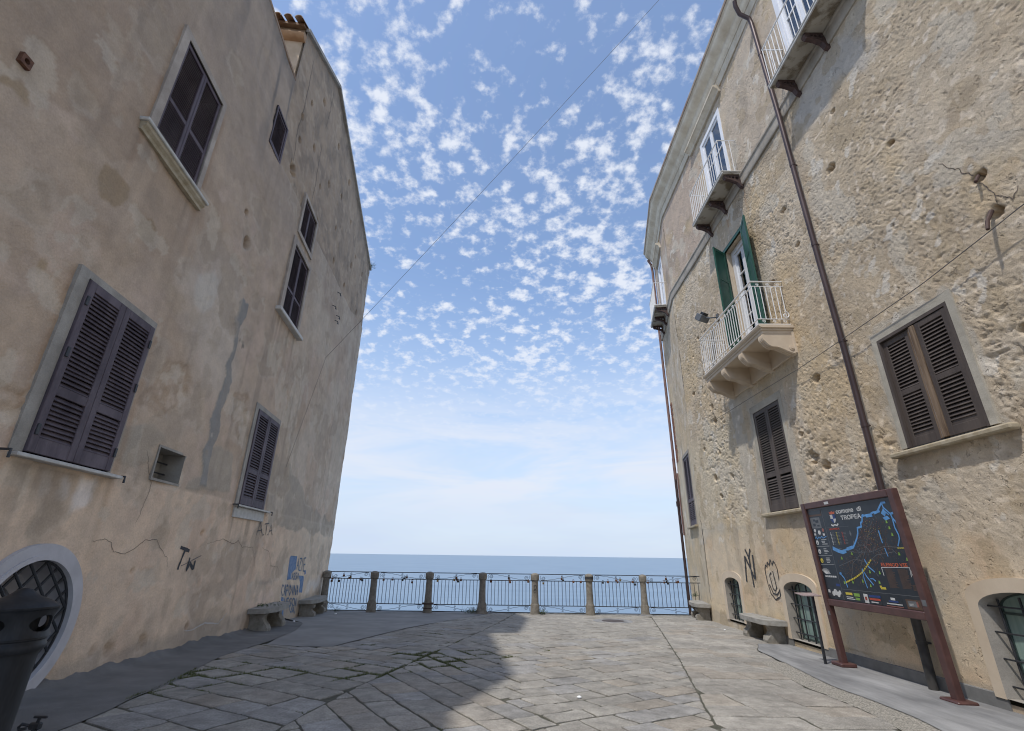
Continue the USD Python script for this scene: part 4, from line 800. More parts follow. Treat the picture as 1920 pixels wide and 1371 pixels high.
def rough_disp(u, z, mk):
    mk = mk * .72
    d = .05 * (N2(u, z, .55, 101, 2) - .5)
    big = N2(u, z, 3.3, 102, 4); mid_ = N2(u, z, 9.0, 103, 3); fine_ = n1(u, z, 26, 30, 104)
    gr = N2(u + .25 * z, z, 22, 109, 2)
    zone = np.zeros_like(u)
    for a, b, r in ((4.5, 3.7, .85), (8.75, 3.5, .8), (12.7, 4.6, 1.5), (7.4, 2.9, .7), (13.4, 7.2, 1.4), (8.3, 8.2, .6), (12.6, 3.2, 1.0)): zone = np.maximum(zone, np.exp(-(((u - a) / r) ** 2 + ((z - b) / r) ** 2) ** 2))
    zone = np.clip(zone * (.6 + .9 * big), 0, 1)
    amp = .45 + .9 * smooth01(N2(u, z, .9, 131, 3), .35, .65)
    d += mk * (.016 * (big - .5) + (.010 + .010 * zone) * (mid_ - .5) + amp * (.010 * (gr - .5) + .008 * (fine_ - .5)))
    d -= mk * .012 * smooth01(gr, .62, .69) * amp
    pit = n1(u + .2 * z, z, 12, 15, 106); pit2 = n1(u + .35 * z, z, 24, 31, 107); pit3 = n1(u, z, 6, 8, 108)
    d -= mk * (.024 * smooth01(pit, .72, .86) * (.12 + .88 * zone) + .013 * smooth01(pit2, .62, .84) * (.55 + .45 * zone) + .032 * smooth01(pit3, .82, .92) * zone)
    d += (1 - mk) * (.008 * (mid_ - .5) + .003 * (fine_ - .5))
    return d
def right_disp(u, z):
    s = u.shape; u, z = u.ravel(), z.ravel(); d = rough_disp(u, z, rough_mask(u, z))
    for a, b, r in HOLES_R:
        q = ((u - a) / r) ** 2 + ((z - b) / (r * .8)) ** 2 + 1.6 * (n1(u, z, 22, 22, 130) - .5); d -= .11 * np.exp(-np.clip(q, 0, None) ** 3)
    return np.where(z < .3, np.minimum(d, 0.005), d).reshape(s)
def right_col(u, z, far=False):
    mk = rough_mask(u, z) if not far else np.full_like(u, .8)
    n = N2(u, z, .8, 110, 4); n2 = N2(u, z, 4, 111, 4)
    c = np.ones((len(u), 3)) * np.array([.385, .325, .245])
    c = mixc(c, (.435, .38, .305), smooth01(n, .45, .65) * .8); c = mixc(c, (.325, .265, .195), smooth01(n2, .55, .75) * .6)
    peb = n1(u + .1 * z, z, 11, 13, 112); c = mixc(c, (.53, .47, .39), smooth01(peb, .74, .86) * mk * .8)
    c = mixc(c, (.40, .345, .285), smooth01(z, 10.35, 10.6) * .8); c = mixc(c, (.345, .27, .225), smooth01(z, 10.5, 10.7) * smooth01(u, 10.8, 11.8) * .6)
    lt = smooth01(5.2 + .8 * (N2(u, z, .9, 113) - .5) - z, -.2, .6) * smooth01(u, 10.5, 12.5)
    c = mixc(c, (.44, .395, .305), lt * .6)
    base = 1 - smooth01(mk, .25, .7); lowb = smooth01(2.35 - z, -.1, .5)
    c = mixc(c, (.49, .42, .325), base * lowb * .8); c = mixc(c, (.42, .30, .19), base * lowb * smooth01(N2(u, z, 1.3, 114, 4), .5, .68) * .45)
    c = mixc(c, (.47, .39, .265), smooth01(.85 - z, 0, .3) * smooth01(u, 9, 11) * .5)
    c = mixc(c, (.36, .335, .29), base * smooth01(z - 2.2, 0, .3) * .85)
    gp_ = pmask([(5.1, 9.0), (5.3, 9.75), (5.7, 10.2), (6.9, 10.35), (7.1, 9.5), (6.4, 9.15), (5.9, 9.6), (5.5, 9.1)], u, z, .12, .25, 2.2, 115); c = mixc(c, (.40, .385, .36), gp_ * .7)
    c = mixc(c, (.40, .375, .325), pmask([(6.9, 1.9), (8.9, 2.3), (8.7, 3.1), (6.9, 3.0)], u, z, .2, .3, 2, 116) * .55)
    for a, b, r in ((11.27, 10.2, 2.2), (10.27, 10.2, 1.6), (9.3, 10.2, 1.5), (9.75, 9.6, .9)):   # rust runs under the balcony irons
        c = mixc(c, (.27, .13, .055), np.exp(-((u - a + .05 * np.sin(z * 5)) / .035) ** 2) * smooth01(b - z, 0, .1) * smooth01(z - b + r, 0, r * .8) * .55)
    c = mixc(c, (.235, .20, .16), smooth01(N2(u, z, 1.4, 117, 4), .56, .7) * smooth01(z, 8.0, 10.0) * smooth01(13.0 - z, 0, 1) * .5)
    c = mixc(c, (.27, .24, .20), smooth01(n1(u, z, 5, .5, 118), .62, .85) * smooth01(3.1 - z, 0, .5) * smooth01(u, 9, 10) * (.5 if not far else .3))
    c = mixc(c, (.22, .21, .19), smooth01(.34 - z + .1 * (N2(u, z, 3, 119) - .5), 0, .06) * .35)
    fl = N2(u, z, 1.7, 310, 4); c = mixc(c, (.43, .40, .345), smooth01(fl, .63, .645) * .6); c = mixc(c, (.30, .245, .17), smooth01(1 - fl, .66, .68) * .55)
    fk = N2(u + .3 * z, z * .8, 3.6, 320, 3); c = mixc(c, (.50, .475, .43), smooth01(fk, .735, .75) * .75 * (z > 2))
    oc = N2(u, z, .7, 330, 3); c = mixc(c, (.43, .335, .205), smooth01(oc, .52, .68) * .45)
    return c * np.array([1.34, 1.295, 1.22])
arch = lambda u0, u1, z0, z1: Polygon([(u0, z0), (u1, z0)] + [((u0 + u1) / 2 + (u1 - u0) / 2 * math.cos(t), (z1 - (u1 - u0) * .16) + (u1 - u0) * .16 * math.sin(t)) for t in np.linspace(0, PI, 17)])
GR = {'g1': (12.86, 13.72, .22, 1.20), 'g2': (9.75, 10.76, .20, 1.24), 'g3': (5.20, 6.33, .24, 1.34)}
RRECT = [R1, R2, (9.69, 10.77, 6.0, 9.2), (9.70, 11.08, 10.55, 13.26), (5.62, 6.80, 10.55, 13.1)]
top_r = lambda u: np.full_like(u, 14.5)
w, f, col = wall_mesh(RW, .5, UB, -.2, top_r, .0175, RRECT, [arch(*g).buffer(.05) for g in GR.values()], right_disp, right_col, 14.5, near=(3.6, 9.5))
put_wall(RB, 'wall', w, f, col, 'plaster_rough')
def far_disp(u, z):
    s = u.shape; u, z = u.ravel(), z.ravel(); m = .35 + .5 * smooth01(N2(u, z, .9, 121, 3), .4, .6); m = m * smooth01(z, 1.2, 2.6) + .06
    d = rough_disp(u + 40, z, m); return d.reshape(s)
R3 = (16.36, 17.60, 2.62, 4.84)
W3 = (17.10, 18.20, 10.55, 12.95)
w, f, col = wall_mesh(RFW, UF + .0, UEND, -.6, top_r, .04, [R3, W3], [], far_disp, lambda u, z: right_col(u, z, True), 14.5)
put_wall(RB, 'turned_wall', w, f, col, 'plaster_rough')
m = MB(); m.box(.3, .5, -9, .0, -.5, 14.5).box(.3, UB + 3.0, -9.2, -9, -.5, 14.5)
put(RB, 'rear_wall', RW(m.out()), 'cement')
put(RB, 'sea_side_wall', RFW(MB().box(UEND - .2, UEND - .002, -9, -.05, -30, 14.48).out()), 'cement')
put(RB, 'roof', RW(MB().box(.3, UB, -9.2, -.05, 14.52, 14.615).out()), 'tile')
put(RB, 'roof', RFW(MB().box(UF - .01, UEND - .01, -9.0, -.05, 14.515, 14.61).out()), 'tile')
# plinth
u_ = np.array([0.5, 2, 4, 5.15, 6.38, 7.5, 9, 9.7, 10.8, 11.2])
for a, b in ((.5, 5.19), (6.34, 9.74), (10.77, 11.05)):
    ga, gb = float(zg(5.5, a)), float(zg(5.5, b))
    v = np.array([[a, 0, -.2], [b, 0, -.2], [b, .03, -.2], [a, .03, -.2], [a, 0, ga + .16], [b, 0, gb + .15], [b, .022, gb + .14], [a, .022, ga + .15]])
    put(RB, 'plinth', RW((v, CUBE_F)), 'cement_dark')
# cornice along both sections, mitred
prof = [(.0, 14.02), (.05, 14.02), (.05, 14.08), (.09, 14.12), (.13, 14.20), (.14, 14.26), (.19, 14.30), (.26, 14.34), (.32, 14.40), (.34, 14.44), (.34, 14.52), (.37, 14.54), (.37, 14.60), (.0, 14.62)]
half = (YF - YR) / 2; stn = []
for F, u, k in ((RW, .5, 1.0), (RW, UB, 1 / math.cos(half)), (RFW, UEND + .02, 1.0)):
    nd = F.n if k == 1.0 else (RW.n + RFW.n) / np.linalg.norm(RW.n + RFW.n)
    stn.append(np.array([F.o + F.t * u + nd * (d * k) + [0, 0, z] for d, z in prof]))
def sweep(sts):
    n = len(sts[0]); v = np.vstack(sts); f = []
    for i in range(len(sts) - 1):
        for j in range(n):
            q, w_ = i * n + j, i * n + (j + 1) % n; f += [[q, w_, w_ + n], [q, w_ + n, q + n]]
    e = (len(sts) - 1) * n; f += [[0, j + 1, j] for j in range(1, n - 1)] + [[e, e + j, e + j + 1] for j in range(1, n - 1)]
    return v, np.array(f)
cornice = put(RB, 'cornice', sweep(stn), 'cornice', 30)
gut = [(.375, 14.545), (.42, 14.545), (.43, 14.60), (.43, 14.63), (.375, 14.63)]; stn = []
for F, u, k in ((RW, .5, 1.0), (RW, UB, 1 / math.cos(half)), (RFW, UEND + .02, 1.0)):
    nd = F.n if k == 1.0 else (RW.n + RFW.n) / np.linalg.norm(RW.n + RFW.n)
    stn.append(np.array([F.o + F.t * u + nd * ((d - .03) * k) + [0, 0, z + .01] for d, z in gut]))
put(RB, 'gutter', sweep(stn), pbr('gutter_sheet', (.26, .165, .12), (.40, .335, .26), 1.2, .8, .2, 40, .004))
for prf, mt, nm in (([(-.02, 13.72), (.03, 13.72), (.035, 14.02), (-.02, 14.02)], 'cornice', 'frieze'), ([(-.03, 10.17), (.030, 10.17), (.045, 10.21), (.045, 10.40), (.07, 10.42), (.07, 10.46), (-.03, 10.46)], 'trim_string', 'string_course')):
    if mt == 'trim_string': K[mt] = pbr('trim_string', (.30, .265, .215), (.46, .41, .34), 2.5, .9, .6, 30, .008, fine=.08)
    stn = []
    for F, u, k in ((RW, .5, 1.0), (RW, UB, 1 / math.cos(half)), (RFW, UEND - .01, 1.0)):
        nd = F.n if k == 1.0 else (RW.n + RFW.n) / np.linalg.norm(RW.n + RFW.n)
        stn.append(np.array([F.o + F.t * u + nd * (d * k) + [0, 0, z] for d, z in prf]))
    put(RB, nm, sweep(stn), mt, 30)

# shuttered windows R1, R2, R3
surround(RB, RW, R1[0], R1[1], R1[2], R1[3], .10, .10, .12, -.04, .013, 'trim_right')
reveal(RB, RW, *R1, .0, .3, 'dark_room')
fm = MB().uzprism(sbox(5.44, 3.12, 6.70, 4.76).difference(sbox(5.485, 3.10, 6.655, 4.715)), -.06, .012)
put(RB, 'window_frame', RW(fm.out()), 'shutter_brown')
shutter(RB, RW, 5.49, 6.00, 3.125, 4.705, .005, 'shutter_brown', [3.885], .050, .075, .08, panel_low=3.30)
shutter(RB, RW, 6.16, 6.65, 3.125, 4.705, -.025, 'shutter_brown', [3.885], .050, .075, .08, panel_low=3.30)
put(RB, 'meeting_stile', RW(MB().cbox(6.003, 6.095, -.05, .016, 3.13, 4.70, .006).out()), 'wood_bare', label='bare weathered wooden stile between the brown shutter leaves')
put(RB, 'meeting_stile', RW(MB().cbox(6.10, 6.158, -.06, -.012, 3.13, 4.70, .006).out()), 'wood_bare')
put(RB, 'paint_strip', RW(MB().cbox(6.096, 6.112, -.05, .0, 3.13, 4.69, .003).out()), pbr('peeled_paint', (.16, .17, .19), (.34, .36, .40), 9, .7))
put(RB, 'window_sill', RW(MB().cbox(5.14, 6.96, -.03, .10, 3.01, 3.085, .02).out()), 'sill_stone')
surround(RB, RW, R2[0], R2[1], R2[2], R2[3], .12, .12, .16, -.05, .010, 'trim_right')
reveal(RB, RW, *R2, .0, .3, 'dark_room')
for a, b in ((9.66, 10.223), (10.227, 10.79)): shutter(RB, RW, a, b, 2.59, 4.775, .0, 'shutter_brown', [3.33], .052, .075, .09, panel_low=2.84)
put(RB, 'window_sill', RW(MB().cbox(9.36, 11.03, -.03, .11, 2.49, 2.565, .02).out()), 'sill_stone')
reveal(RB, RFW, *R3, .0, .3, 'dark_room')
surround(RB, RFW, *R3, .1, .1, .1, -.04, .02, 'cement')
for a, b in ((16.37, 16.978), (16.982, 17.59)): shutter(RB, RFW, a, b, 2.63, 4.83, .0, 'shutter_purple', [3.4], .056, .075, .09, slat_parts=False)
put(RB, 'window_sill', RFW(MB().cbox(16.2, 17.8, -.03, .10, 2.54, 2.60, .01).out()), 'sill_stone')

# arched basement windows with iron grilles
for key, (u0, u1, z0, z1) in GR.items():
    pg = arch(u0, u1, z0, z1); out_ = arch(u0 - .14, u1 + .14, z0 - .01, z1 + .15)
    put(RB, 'arch_surround', RW(MB().uzprism(out_.difference(pg.union(sbox(u0, z0 - .3, u1, z0 + .1))), -.06, .035).out()), 'trim_cream')
    ring_ = np.array(pg.segmentize(.06).exterior.coords); n = len(ring_); m = MB()
    a = np.stack([ring_[:, 0], np.full(n, .034), ring_[:, 1]], 1); cen = np.array([(u0 + u1) / 2, 0, (z0 + z1) / 2])
    b = a.copy(); b[:, 1] = -.20; b[:, 0] = cen[0] + (b[:, 0] - cen[0]) * .86
    m.add(np.vstack([a, b]), [t for i in range(n - 1) for t in ([i, n + i, n + i + 1], [i, n + i + 1, i + 1])])
    put(RB, 'arch_reveal', RW(m.out()), 'cement', 30)
    win = affinity.scale(pg, .87, 1.0)
    win2 = win
    fr_ = put(RB, 'basement_window', RW(MB().uzprism(win.difference(unioned := shapely.union_all([sbox(u0 + .10, z0 + .04, (u0 + u1) / 2 - .015, z1 - .25), sbox((u0 + u1) / 2 + .015, z0 + .04, u1 - .10, z1 - .25), arch(u0 + .10, u1 - .10, z1 - .225, z1 - .02)])), -.18, -.15).out()), 'basement_frame')
    put(fr_, 'pane', RW(MB().uzprism(unioned, -.172, -.166).out()), 'curtain_green')
    g = None
    nv = 4
    for k in range(nv):
        uu = u0 + (u1 - u0) * (k + .62) / (nv + .2); hz = z1 - .10 - .12 * abs((k + .5) / nv - .5)
        bar = MB().cbox(uu - .011, uu + .011, -.085, -.063, z0 - .02, hz + .06, .004)
        p_ = put(RB if g is None else g, 'window_grille' if g is None else 'grille_bar', RW(bar.out()), 'iron_black')
        if g is None: g = p_
    for k in range(4):
        zz = z0 + .12 + k * (z1 - z0 - .26) / 3.1
        put(g, 'grille_bar', RW(MB().cbox(u0 - .02, u1 + .02, -.062, -.044, zz - .009, zz + .009, .003).out()), 'iron_black')

# french doors
def french_door(parent, F, u0, u1, z0, z1, d, mat, bars, name='balcony_door', stile=.10, transom=True, pad=True, curtain='curtain_pale'):
    fw = .13
    put(parent, 'door_frame', F(MB().uzprism(sbox(u0, z0, u1, z1).difference(sbox(u0 + fw, z0, u1 - fw, z1 - fw)), d - .12, d + .012).out()), mat)
    c = (u0 + u1) / 2; zt = z1 - fw
    for a, b in ((u0 + fw, c - .003), (c + .003, u1 - fw)):
        s_ = .065; fr2 = sbox(a, z0, b, zt); pan = []
        zlow = z0 + .62; hs = [zlow] + [zlow + (zt - .07 - zlow) * k / bars for k in range(1, bars + 1)]
        for q0, q1 in zip(hs[:-1], hs[1:]): pan.append(sbox(a + s_, q0 + .014, b - s_, q1 - .014))
        leaf = put(parent, name, F(MB().uzprism(fr2.difference(shapely.union_all(pan)), d - .07, d - .02).out()), mat)
        for p_ in pan: put(leaf, 'pane', F(MB().uzprism(p_.buffer(.004), d - .048, d - .044).out()), 'glass')
    put(parent, 'curtain', F(MB().box(u0 + .05, u1 - .05, d - .17, d - .16, z0, z1).out()), curtain)
def hood(parent, F, u0, u1, z, mat='cornice'):
    put(parent, 'window_hood', F(MB().dzprism([(-.02, z), (.06, z), (.08, z + .08), (.16, z + .14), (.20, z + .16), (.20, z + .21), (-.02, z + .25)], u0, u1).out()), mat)
def plain_rail(bal, F, u0, u1, dd, z, h, sp, mat='iron_white', r=.0085, ends=True):
    top = MB().cbox(u0, u1, dd - .02, dd + .012, z + h - .022, z + h, .004)
    if ends: top.cbox(u0, u0 + .026, 0, dd - .02, z + h - .022, z + h, .004).cbox(u1 - .026, u1, 0, dd - .02, z + h - .022, z + h, .004)
    put(bal, 'handrail', F(top.out()), mat)
    low = MB().cbox(u0, u1, dd - .016, dd + .006, z + .05, z + .066, .003)
    put(bal, 'bottom_rail', F(low.out()), mat)
    n = int(round((u1 - u0) / sp))
    for k in range(n + 1):
        uu = u0 + .013 + (u1 - u0 - .026) * k / n; put(bal, 'baluster', F(MB().tube([(uu, dd - .004, z), (uu, dd - .004, z + h - .01)], r, 6).out()), mat)
    for uu in (u0 + .013, u1 - .013):
        for k in range(1, max(2, int(dd / .13))): put(bal, 'baluster', F(MB().tube([(uu, dd * k / max(2, int(dd / .13)), z), (uu, dd * k / max(2, int(dd / .13)), z + h - .01)], r, 6).out()), mat)
def iron_bracket(bal, F, u, z, dd, mat='bracket_iron'):
    o = [(0, z), (dd, z), (dd + .02, z - .05), (dd - .02, z - .12), (dd - .08, z - .13), (dd * .6, z - .16), (dd * .3, z - .23), (.07, z - .34), (.0, z - .38)]
    P = Polygon(o); hs = shapely.union_all([Point(dd * .30, z - .105).buffer(.045), Point(dd * .52, z - .085).buffer(.033), Point(dd * .70, z - .072).buffer(.024), Polygon([(.025, z - .05), (.07, z - .05), (.03, z - .22)])])
    put(bal, 'bracket', F(MB().dzprism(P.difference(hs), u - .045, u + .045).tube([(u - .05, dd - .03, z - .06), (u + .05, dd - .03, z - .06)], .042, 12).out()), mat, 30)
def slab_balcony(F, u0, u1, dd, z, brs, sp=.115, h=1.04):
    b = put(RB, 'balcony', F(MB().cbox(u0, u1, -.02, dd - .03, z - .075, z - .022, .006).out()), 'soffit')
    put(b, 'slab_edge', F(MB().cbox(u0 - .02, u1 + .02, -.01, dd + .01, z - .02, z + .012, .006).cbox(u0 - .012, u1 + .012, dd - .032, dd, z - .072, z - .018, .006).out()), 'sill_white')
    plain_rail(b, F, u0 + .01, u1 - .01, dd - .04, z, h, sp)
    for u in brs: iron_bracket(b, F, u, z - .076, dd - .08)
    return b
slab_balcony(RW, 9.24, 11.30, .50, 10.54, (9.32, 10.26, 11.22))
french_door(RB, RW, 9.70, 11.08, 10.55, 13.26, .005, 'paint_white', 2)
reveal(RB, RW, 9.70, 11.08, 10.55, 13.26, .0, .6, 'cornice', back=False)
hood(RB, RW, 9.42, 11.75, 13.55)
slab_balcony(RW, 4.80, 6.93, .47, 10.54, (4.9, 5.86, 6.78))
french_door(RB, RW, 5.62, 6.80, 10.55, 13.1, .005, 'paint_white', 2)
reveal(RB, RW, 5.62, 6.80, 10.55, 13.1, .0, .6, 'cornice', back=False)
slab_balcony(RFW, 16.74, 18.55, .50, 10.54, (16.84, 17.6, 18.42), h=1.0)
french_door(RB, RFW, *W3, .005, 'paint_white', 2)
reveal(RB, RFW, *W3, .0, .6, 'cornice', back=False)
hood(RB, RFW, 16.85, 18.5, 13.2)
# the green shuttered door and its ornate balcony
gd = (9.69, 10.77, 6.0, 9.2)
reveal(RB, RW, *gd, .0, .7, 'trim_cream', back=False)
put(RB, 'door_trim', RW(MB().uzprism(sbox(9.60, 6.0, 10.86, 9.29).difference(sbox(9.69, 5.9, 10.77, 9.2)), -.03, .02).out()), 'shutter_green')
french_door(RB, RW, 9.71, 10.75, 6.02, 9.18, -.16, 'paint_white', 4, stile=.08)
def swung(hu, ang, wdt, z0, z1, sgn):
    """A panelled leaf on its hinge; ang from closed, sgn the way the closed leaf runs along the wall."""
    m = MB(); t = .04; s_ = .08
    m.cbox(0, s_, -t, 0, z0, z1, .005).cbox(wdt - s_, wdt, -t, 0, z0, z1, .005)
    zs_ = [z0, z0 + .12, z0 + 1.18, z0 + 1.28, z1 - .95, z1 - .86, z1 - .09, z1]
    for a, b in zip(zs_[::2], zs_[1::2]): m.cbox(s_ - .002, wdt - s_ + .002, -t + .003, -.003, a, b, .004)
    def place(vf):
        v = np.asarray(vf[0]).copy(); ca, sa = math.cos(ang), math.sin(ang)
        a, d = v[:, 0] * 1, v[:, 1] * 1
        v[:, 0] = hu + sgn * (a * ca - d * sa); v[:, 1] = .03 + (a * sa + d * ca)
        return RW((v, vf[1]))
    leaf = put(RB, 'green_shutter', place(m.out()), 'shutter_green')
    for a, b in zip(zs_[1:-1:2], zs_[2::2]): put(leaf, 'shutter_panel', place(MB().cbox(s_ - .004, wdt - s_ + .004, -t * .7, -t * .3, a, b, .004).out()), 'shutter_green')
swung(10.76, math.radians(55), .52, 6.05, 9.17, -1)
swung(9.70, math.radians(163), .56, 6.05, 9.17, 1)
BU0, BU1, BD, BZ = 8.60, 11.66, .68, 5.97
GBAL = put(RB, 'ornate_balcony', RW(MB().cbox(BU0 + .05, BU1 - .05, -.02, BD - .06, BZ - .15, BZ - .032, .01).out()), 'trim_cream')
put(GBAL, 'slab_edge', RW(MB().dzprism([(-.01, BZ - .03), (BD - .05, BZ - .03), (BD, BZ), (BD + .01, BZ + .03), (-.01, BZ + .03)], BU0, BU1).cbox(BU0 + .03, BU1 - .03, -.01, BD - .04, BZ - .075, BZ - .031, .006).out()), 'trim_cream')
put(GBAL, 'soffit_panel', RW(MB().cbox(BU0 + .03, BU1 - .03, -.02, .05, BZ - .56, BZ - .10, .006).out()), 'trim_cream')
for uc in (8.74, 9.66, 10.60, 11.52):
    ts = np.linspace(0, 1, 18); zt_ = BZ - .15
    curve = [(.60 - .02 * math.sin(PI * t * 2) - .50 * (t ** 1.3), zt_ - .14 - .07 * math.sin(t * PI * 1.9) * (1 - t) - .26 * t ** 1.0) for t in ts]
    nose = [(.60 + .035 * math.cos(a), zt_ - .075 + .07 * math.sin(a)) for a in np.linspace(PI / 2, -PI / 2, 8)]
    P = [(-.01, zt_)] + [(.55, zt_)] + nose + curve[1:] + [(-.01, zt_ - .44)]
    P = Polygon(P).buffer(0)
    m = MB().dzprism(P, uc - .085, uc + .085)
    for k in (-1, 0, 1): m.dzprism(P.buffer(.010).intersection(sbox(.06, 0, 2, 20)), uc + k * .055 - .014, uc + k * .055 + .014)
    put(GBAL, 'corbel', RW(m.out()), 'trim_cream', 30)
    for sd in (-1, 1): put(GBAL, 'rosette', RW(MB().tube([(uc + sd * .084, .10, zt_ - .30), (uc + sd * .098, .10, zt_ - .30)], .05, 14).tube([(uc + sd * .084, .10, zt_ - .30), (uc + sd * .108, .10, zt_ - .30)], .022, 10).out()), 'trim_cream')
def scroll(m, c, r, ax, plane='u', turns=1.6, th=.007, sgn=1, a0=0.0):
    t = np.linspace(0, 1, 22); a = a0 + sgn * turns * 2 * PI * t; rr = r * (1 - .82 * t)
    p0, p1 = rr * np.cos(a), rr * np.sin(a)
    pts = [(c[0] + x, c[1], c[2] + y) if plane == 'u' else (c[0], c[1] + x, c[2] + y) for x, y in zip(p0, p1)]
    m.tube(pts, th, 5)
def ornate_rail(bal, F, u0, u1, dd, z, h):
    mt = 'iron_white'
    top = MB().cbox(u0, u1, dd - .02, dd + .02, z + h - .02, z + h, .005).cbox(u0, u0 + .035, 0, dd - .02, z + h - .02, z + h, .005).cbox(u1 - .035, u1, 0, dd - .02, z + h - .02, z + h, .005)
    put(bal, 'handrail', F(top.out()), mt)
    for zz in (z + h - .13, z + .15, z + .035):
        put(bal, 'rail', F(MB().box(u0 + .01, u1 - .01, dd - .012, dd + .008, zz, zz + .013).box(u0 + .01, u0 + .024, 0, dd - .012, zz, zz + .013).box(u1 - .024, u1 - .01, 0, dd - .012, zz, zz + .013).out()), mt)
    n = 27
    for k in range(n + 1):
        uu = u0 + .018 + (u1 - u0 - .036) * k / n
        m = MB().tube([(uu, dd - .002, z + .15), (uu, dd - .002, z + h - .125)], .0085, 6)
        if k < n and k % 2 == 0:
            um = uu + (u1 - u0) / n / 2
            scroll(m, (um, dd - .002, z + h - .085), .032, 0, sgn=1, th=.005); scroll(m, (um, dd - .002, z + .105), .034, 0, sgn=-1, th=.005)
            m.tube([(um - .06, dd - .002, z + h - .16), (um - .02, dd - .002, z + h - .135)], .006, 5).tube([(um + .06, dd - .002, z + .18), (um + .02, dd - .002, z + .155)], .006, 5)
        put(bal, 'baluster', F(m.out()), mt)
    for uu in (u0 + .018, u1 - .018):
        for k in range(6):
            q = dd * (k + .5) / 6.2
            m = MB().tube([(uu, q, z + .15), (uu, q, z + h - .125)], .0085, 6)
            if k % 2 == 0: scroll(m, (uu, q + .05, z + .105), .034, 0, plane='d', th=.005); scroll(m, (uu, q + .05, z + h - .085), .032, 0, plane='d', th=.005)
            put(bal, 'baluster', F(m.out()), mt)
        m = MB(); scroll(m, (uu - (.02 if uu < 10 else -.02), .08, z + .24), .085, 0, plane='d', turns=1.1, th=.011, a0=PI / 2); put(bal, 'scroll', F(m.out()), mt)
ornate_rail(GBAL, RW, BU0 + .05, BU1 - .05, BD - .03, BZ + .03, 1.04)

# drainpipes
PU = 7.30
pipe = MB(); dd = .09
pipe.tube([RW.pt(7.42, .40, 14.0), RW.pt(7.46, .38, 13.88), RW.pt(7.50, .30, 13.66), RW.pt(7.50, .10, 13.5), RW.pt(7.48, dd, 13.3), RW.pt(7.38, dd, 10.2), RW.pt(7.33, dd, 6.6), RW.pt(7.29, dd, 4.9), RW.pt(7.29, dd, 2.2)], .048, 14)
pp = put(RB, 'drainpipe', pipe.out(), 'pipe_copper', 40)
for zz in (12.2, 8.9, 7.0, 5.05, 3.6):
    uu = np.interp(zz, [2.2, 4.9, 6.6, 10.2, 13.3], [7.29, 7.29, 7.33, 7.38, 7.48]); put(pp, 'pipe_collar', RW(MB().tube([(uu, dd, zz - .03), (uu, dd, zz + .03)], .054, 14).box(uu - .01, uu + .01, 0, dd, zz - .012, zz + .012).out()), 'pipe_copper', 40)
lowp = put(RB, 'standpipe', RW(MB().tube([(7.29, dd + .01, .02), (7.29, dd + .01, 2.25)], .058, 14).tube([(7.29, dd + .01, 2.2), (7.29, dd + .01, 2.3)], .066, 14).out()), 'pipe_dark', 40)
put(lowp, 'pipe_collar', RW(MB().tube([(7.29, dd + .01, .62), (7.29, dd + .01, .66)], .066, 14).box(7.25, 7.33, 0, dd, .63, .65).out()), 'pipe_dark')
fp = MB(); ue = UEND - .02
fp.tube([RFW.pt(ue - .03, .24, 14.2), RFW.pt(ue - .01, .12, 13.95), RFW.pt(ue, .09, 13.6), RFW.pt(ue, .09, 4.4)], .052, 12)
put(RB, 'drainpipe', fp.out(), 'pipe_pink', 40)
put(RB, 'drainpipe', RFW(MB().tube([(ue + .02, .10, 5.2), (ue + .02, .10, -1)], .050, 12).tube([(ue + .02, .10, 3.42), (ue + .02, .10, 3.60)], .075, 12).out()), 'pipe_copper', 40)
put(RB, 'thin_pipe', RFW(MB().tube([(ue - .22, .05, 4.6), (ue - .22, .05, 2.4)], .03, 8).out()), 'pipe_pink', 40)
m = MB()
for k in range(26):
    zz = 5.0 + k * .09; off = (k % 2) * .10; m.cbox(UEND - .62 + off + RNG.uniform(0, .1), UEND - .36 + off, -.04, .012, zz, zz + .07, .008).cbox(UEND - .34 + off, UEND - .12, -.04, .010, zz, zz + .07, .008)
put(RB, 'brickwork', RFW(m.out()), 'brick', kind='stuff')
put(RB, 'wall_iron', RW(MB().tube([(4.56, -.02, 5.46), (4.54, .10, 5.30), (4.52, .16, 5.17)], [.026, .022, .018], 8).out()), 'bracket_iron'); put(RB, 'wall_iron', RW(MB().tube([(4.55, -.04, 5.98), (4.52, .06, 5.86)], [.022, .018], 8).out()), 'bracket_iron')
for i, c in enumerate([[(4.9, 6.5), (4.7, 6.2), (4.55, 5.95), (4.45, 5.6), (4.5, 5.4)], [(4.45, 5.6), (4.3, 5.4), (4.2, 5.5)], [(12.95, 6.0), (12.98, 5.6), (12.93, 5.2), (12.96, 4.9)], [(13.5, 6.2), (13.1, 6.9)]]): put(RB, 'crack', ribbon(c, .014, RW, right_disp, .004, .02, .03, i + 50), 'crack')
put(RB, 'graffiti_tag', strokes(RW, right_disp, [[(12.27, 1.86), (12.13, 1.66)], [(12.01, 1.86), (12.16, 1.63)], [(12.33, 1.70), (12.43, 1.14)], [(12.33, 1.70), (12.12, 1.42), (12.09, 1.04)], [(12.12, 1.68), (12.12, 1.42), (11.99, 1.22)], [(11.93, 1.73), (11.97, 1.21)]], .062, .008), 'spray_black', label='thick black sprayed letters')
face = [(11.40, 1.53), (11.46, 1.44), (11.45, 1.19), (11.37, .96), (11.22, .85), (11.03, .91), (10.94, 1.04), (10.94, 1.27), (10.93, 1.45), (10.98, 1.57), (11.03, 1.61), (11.11, 1.53), (11.15, 1.64), (11.24, 1.52), (11.30, 1.59), (11.35, 1.48), (11.40, 1.53)]
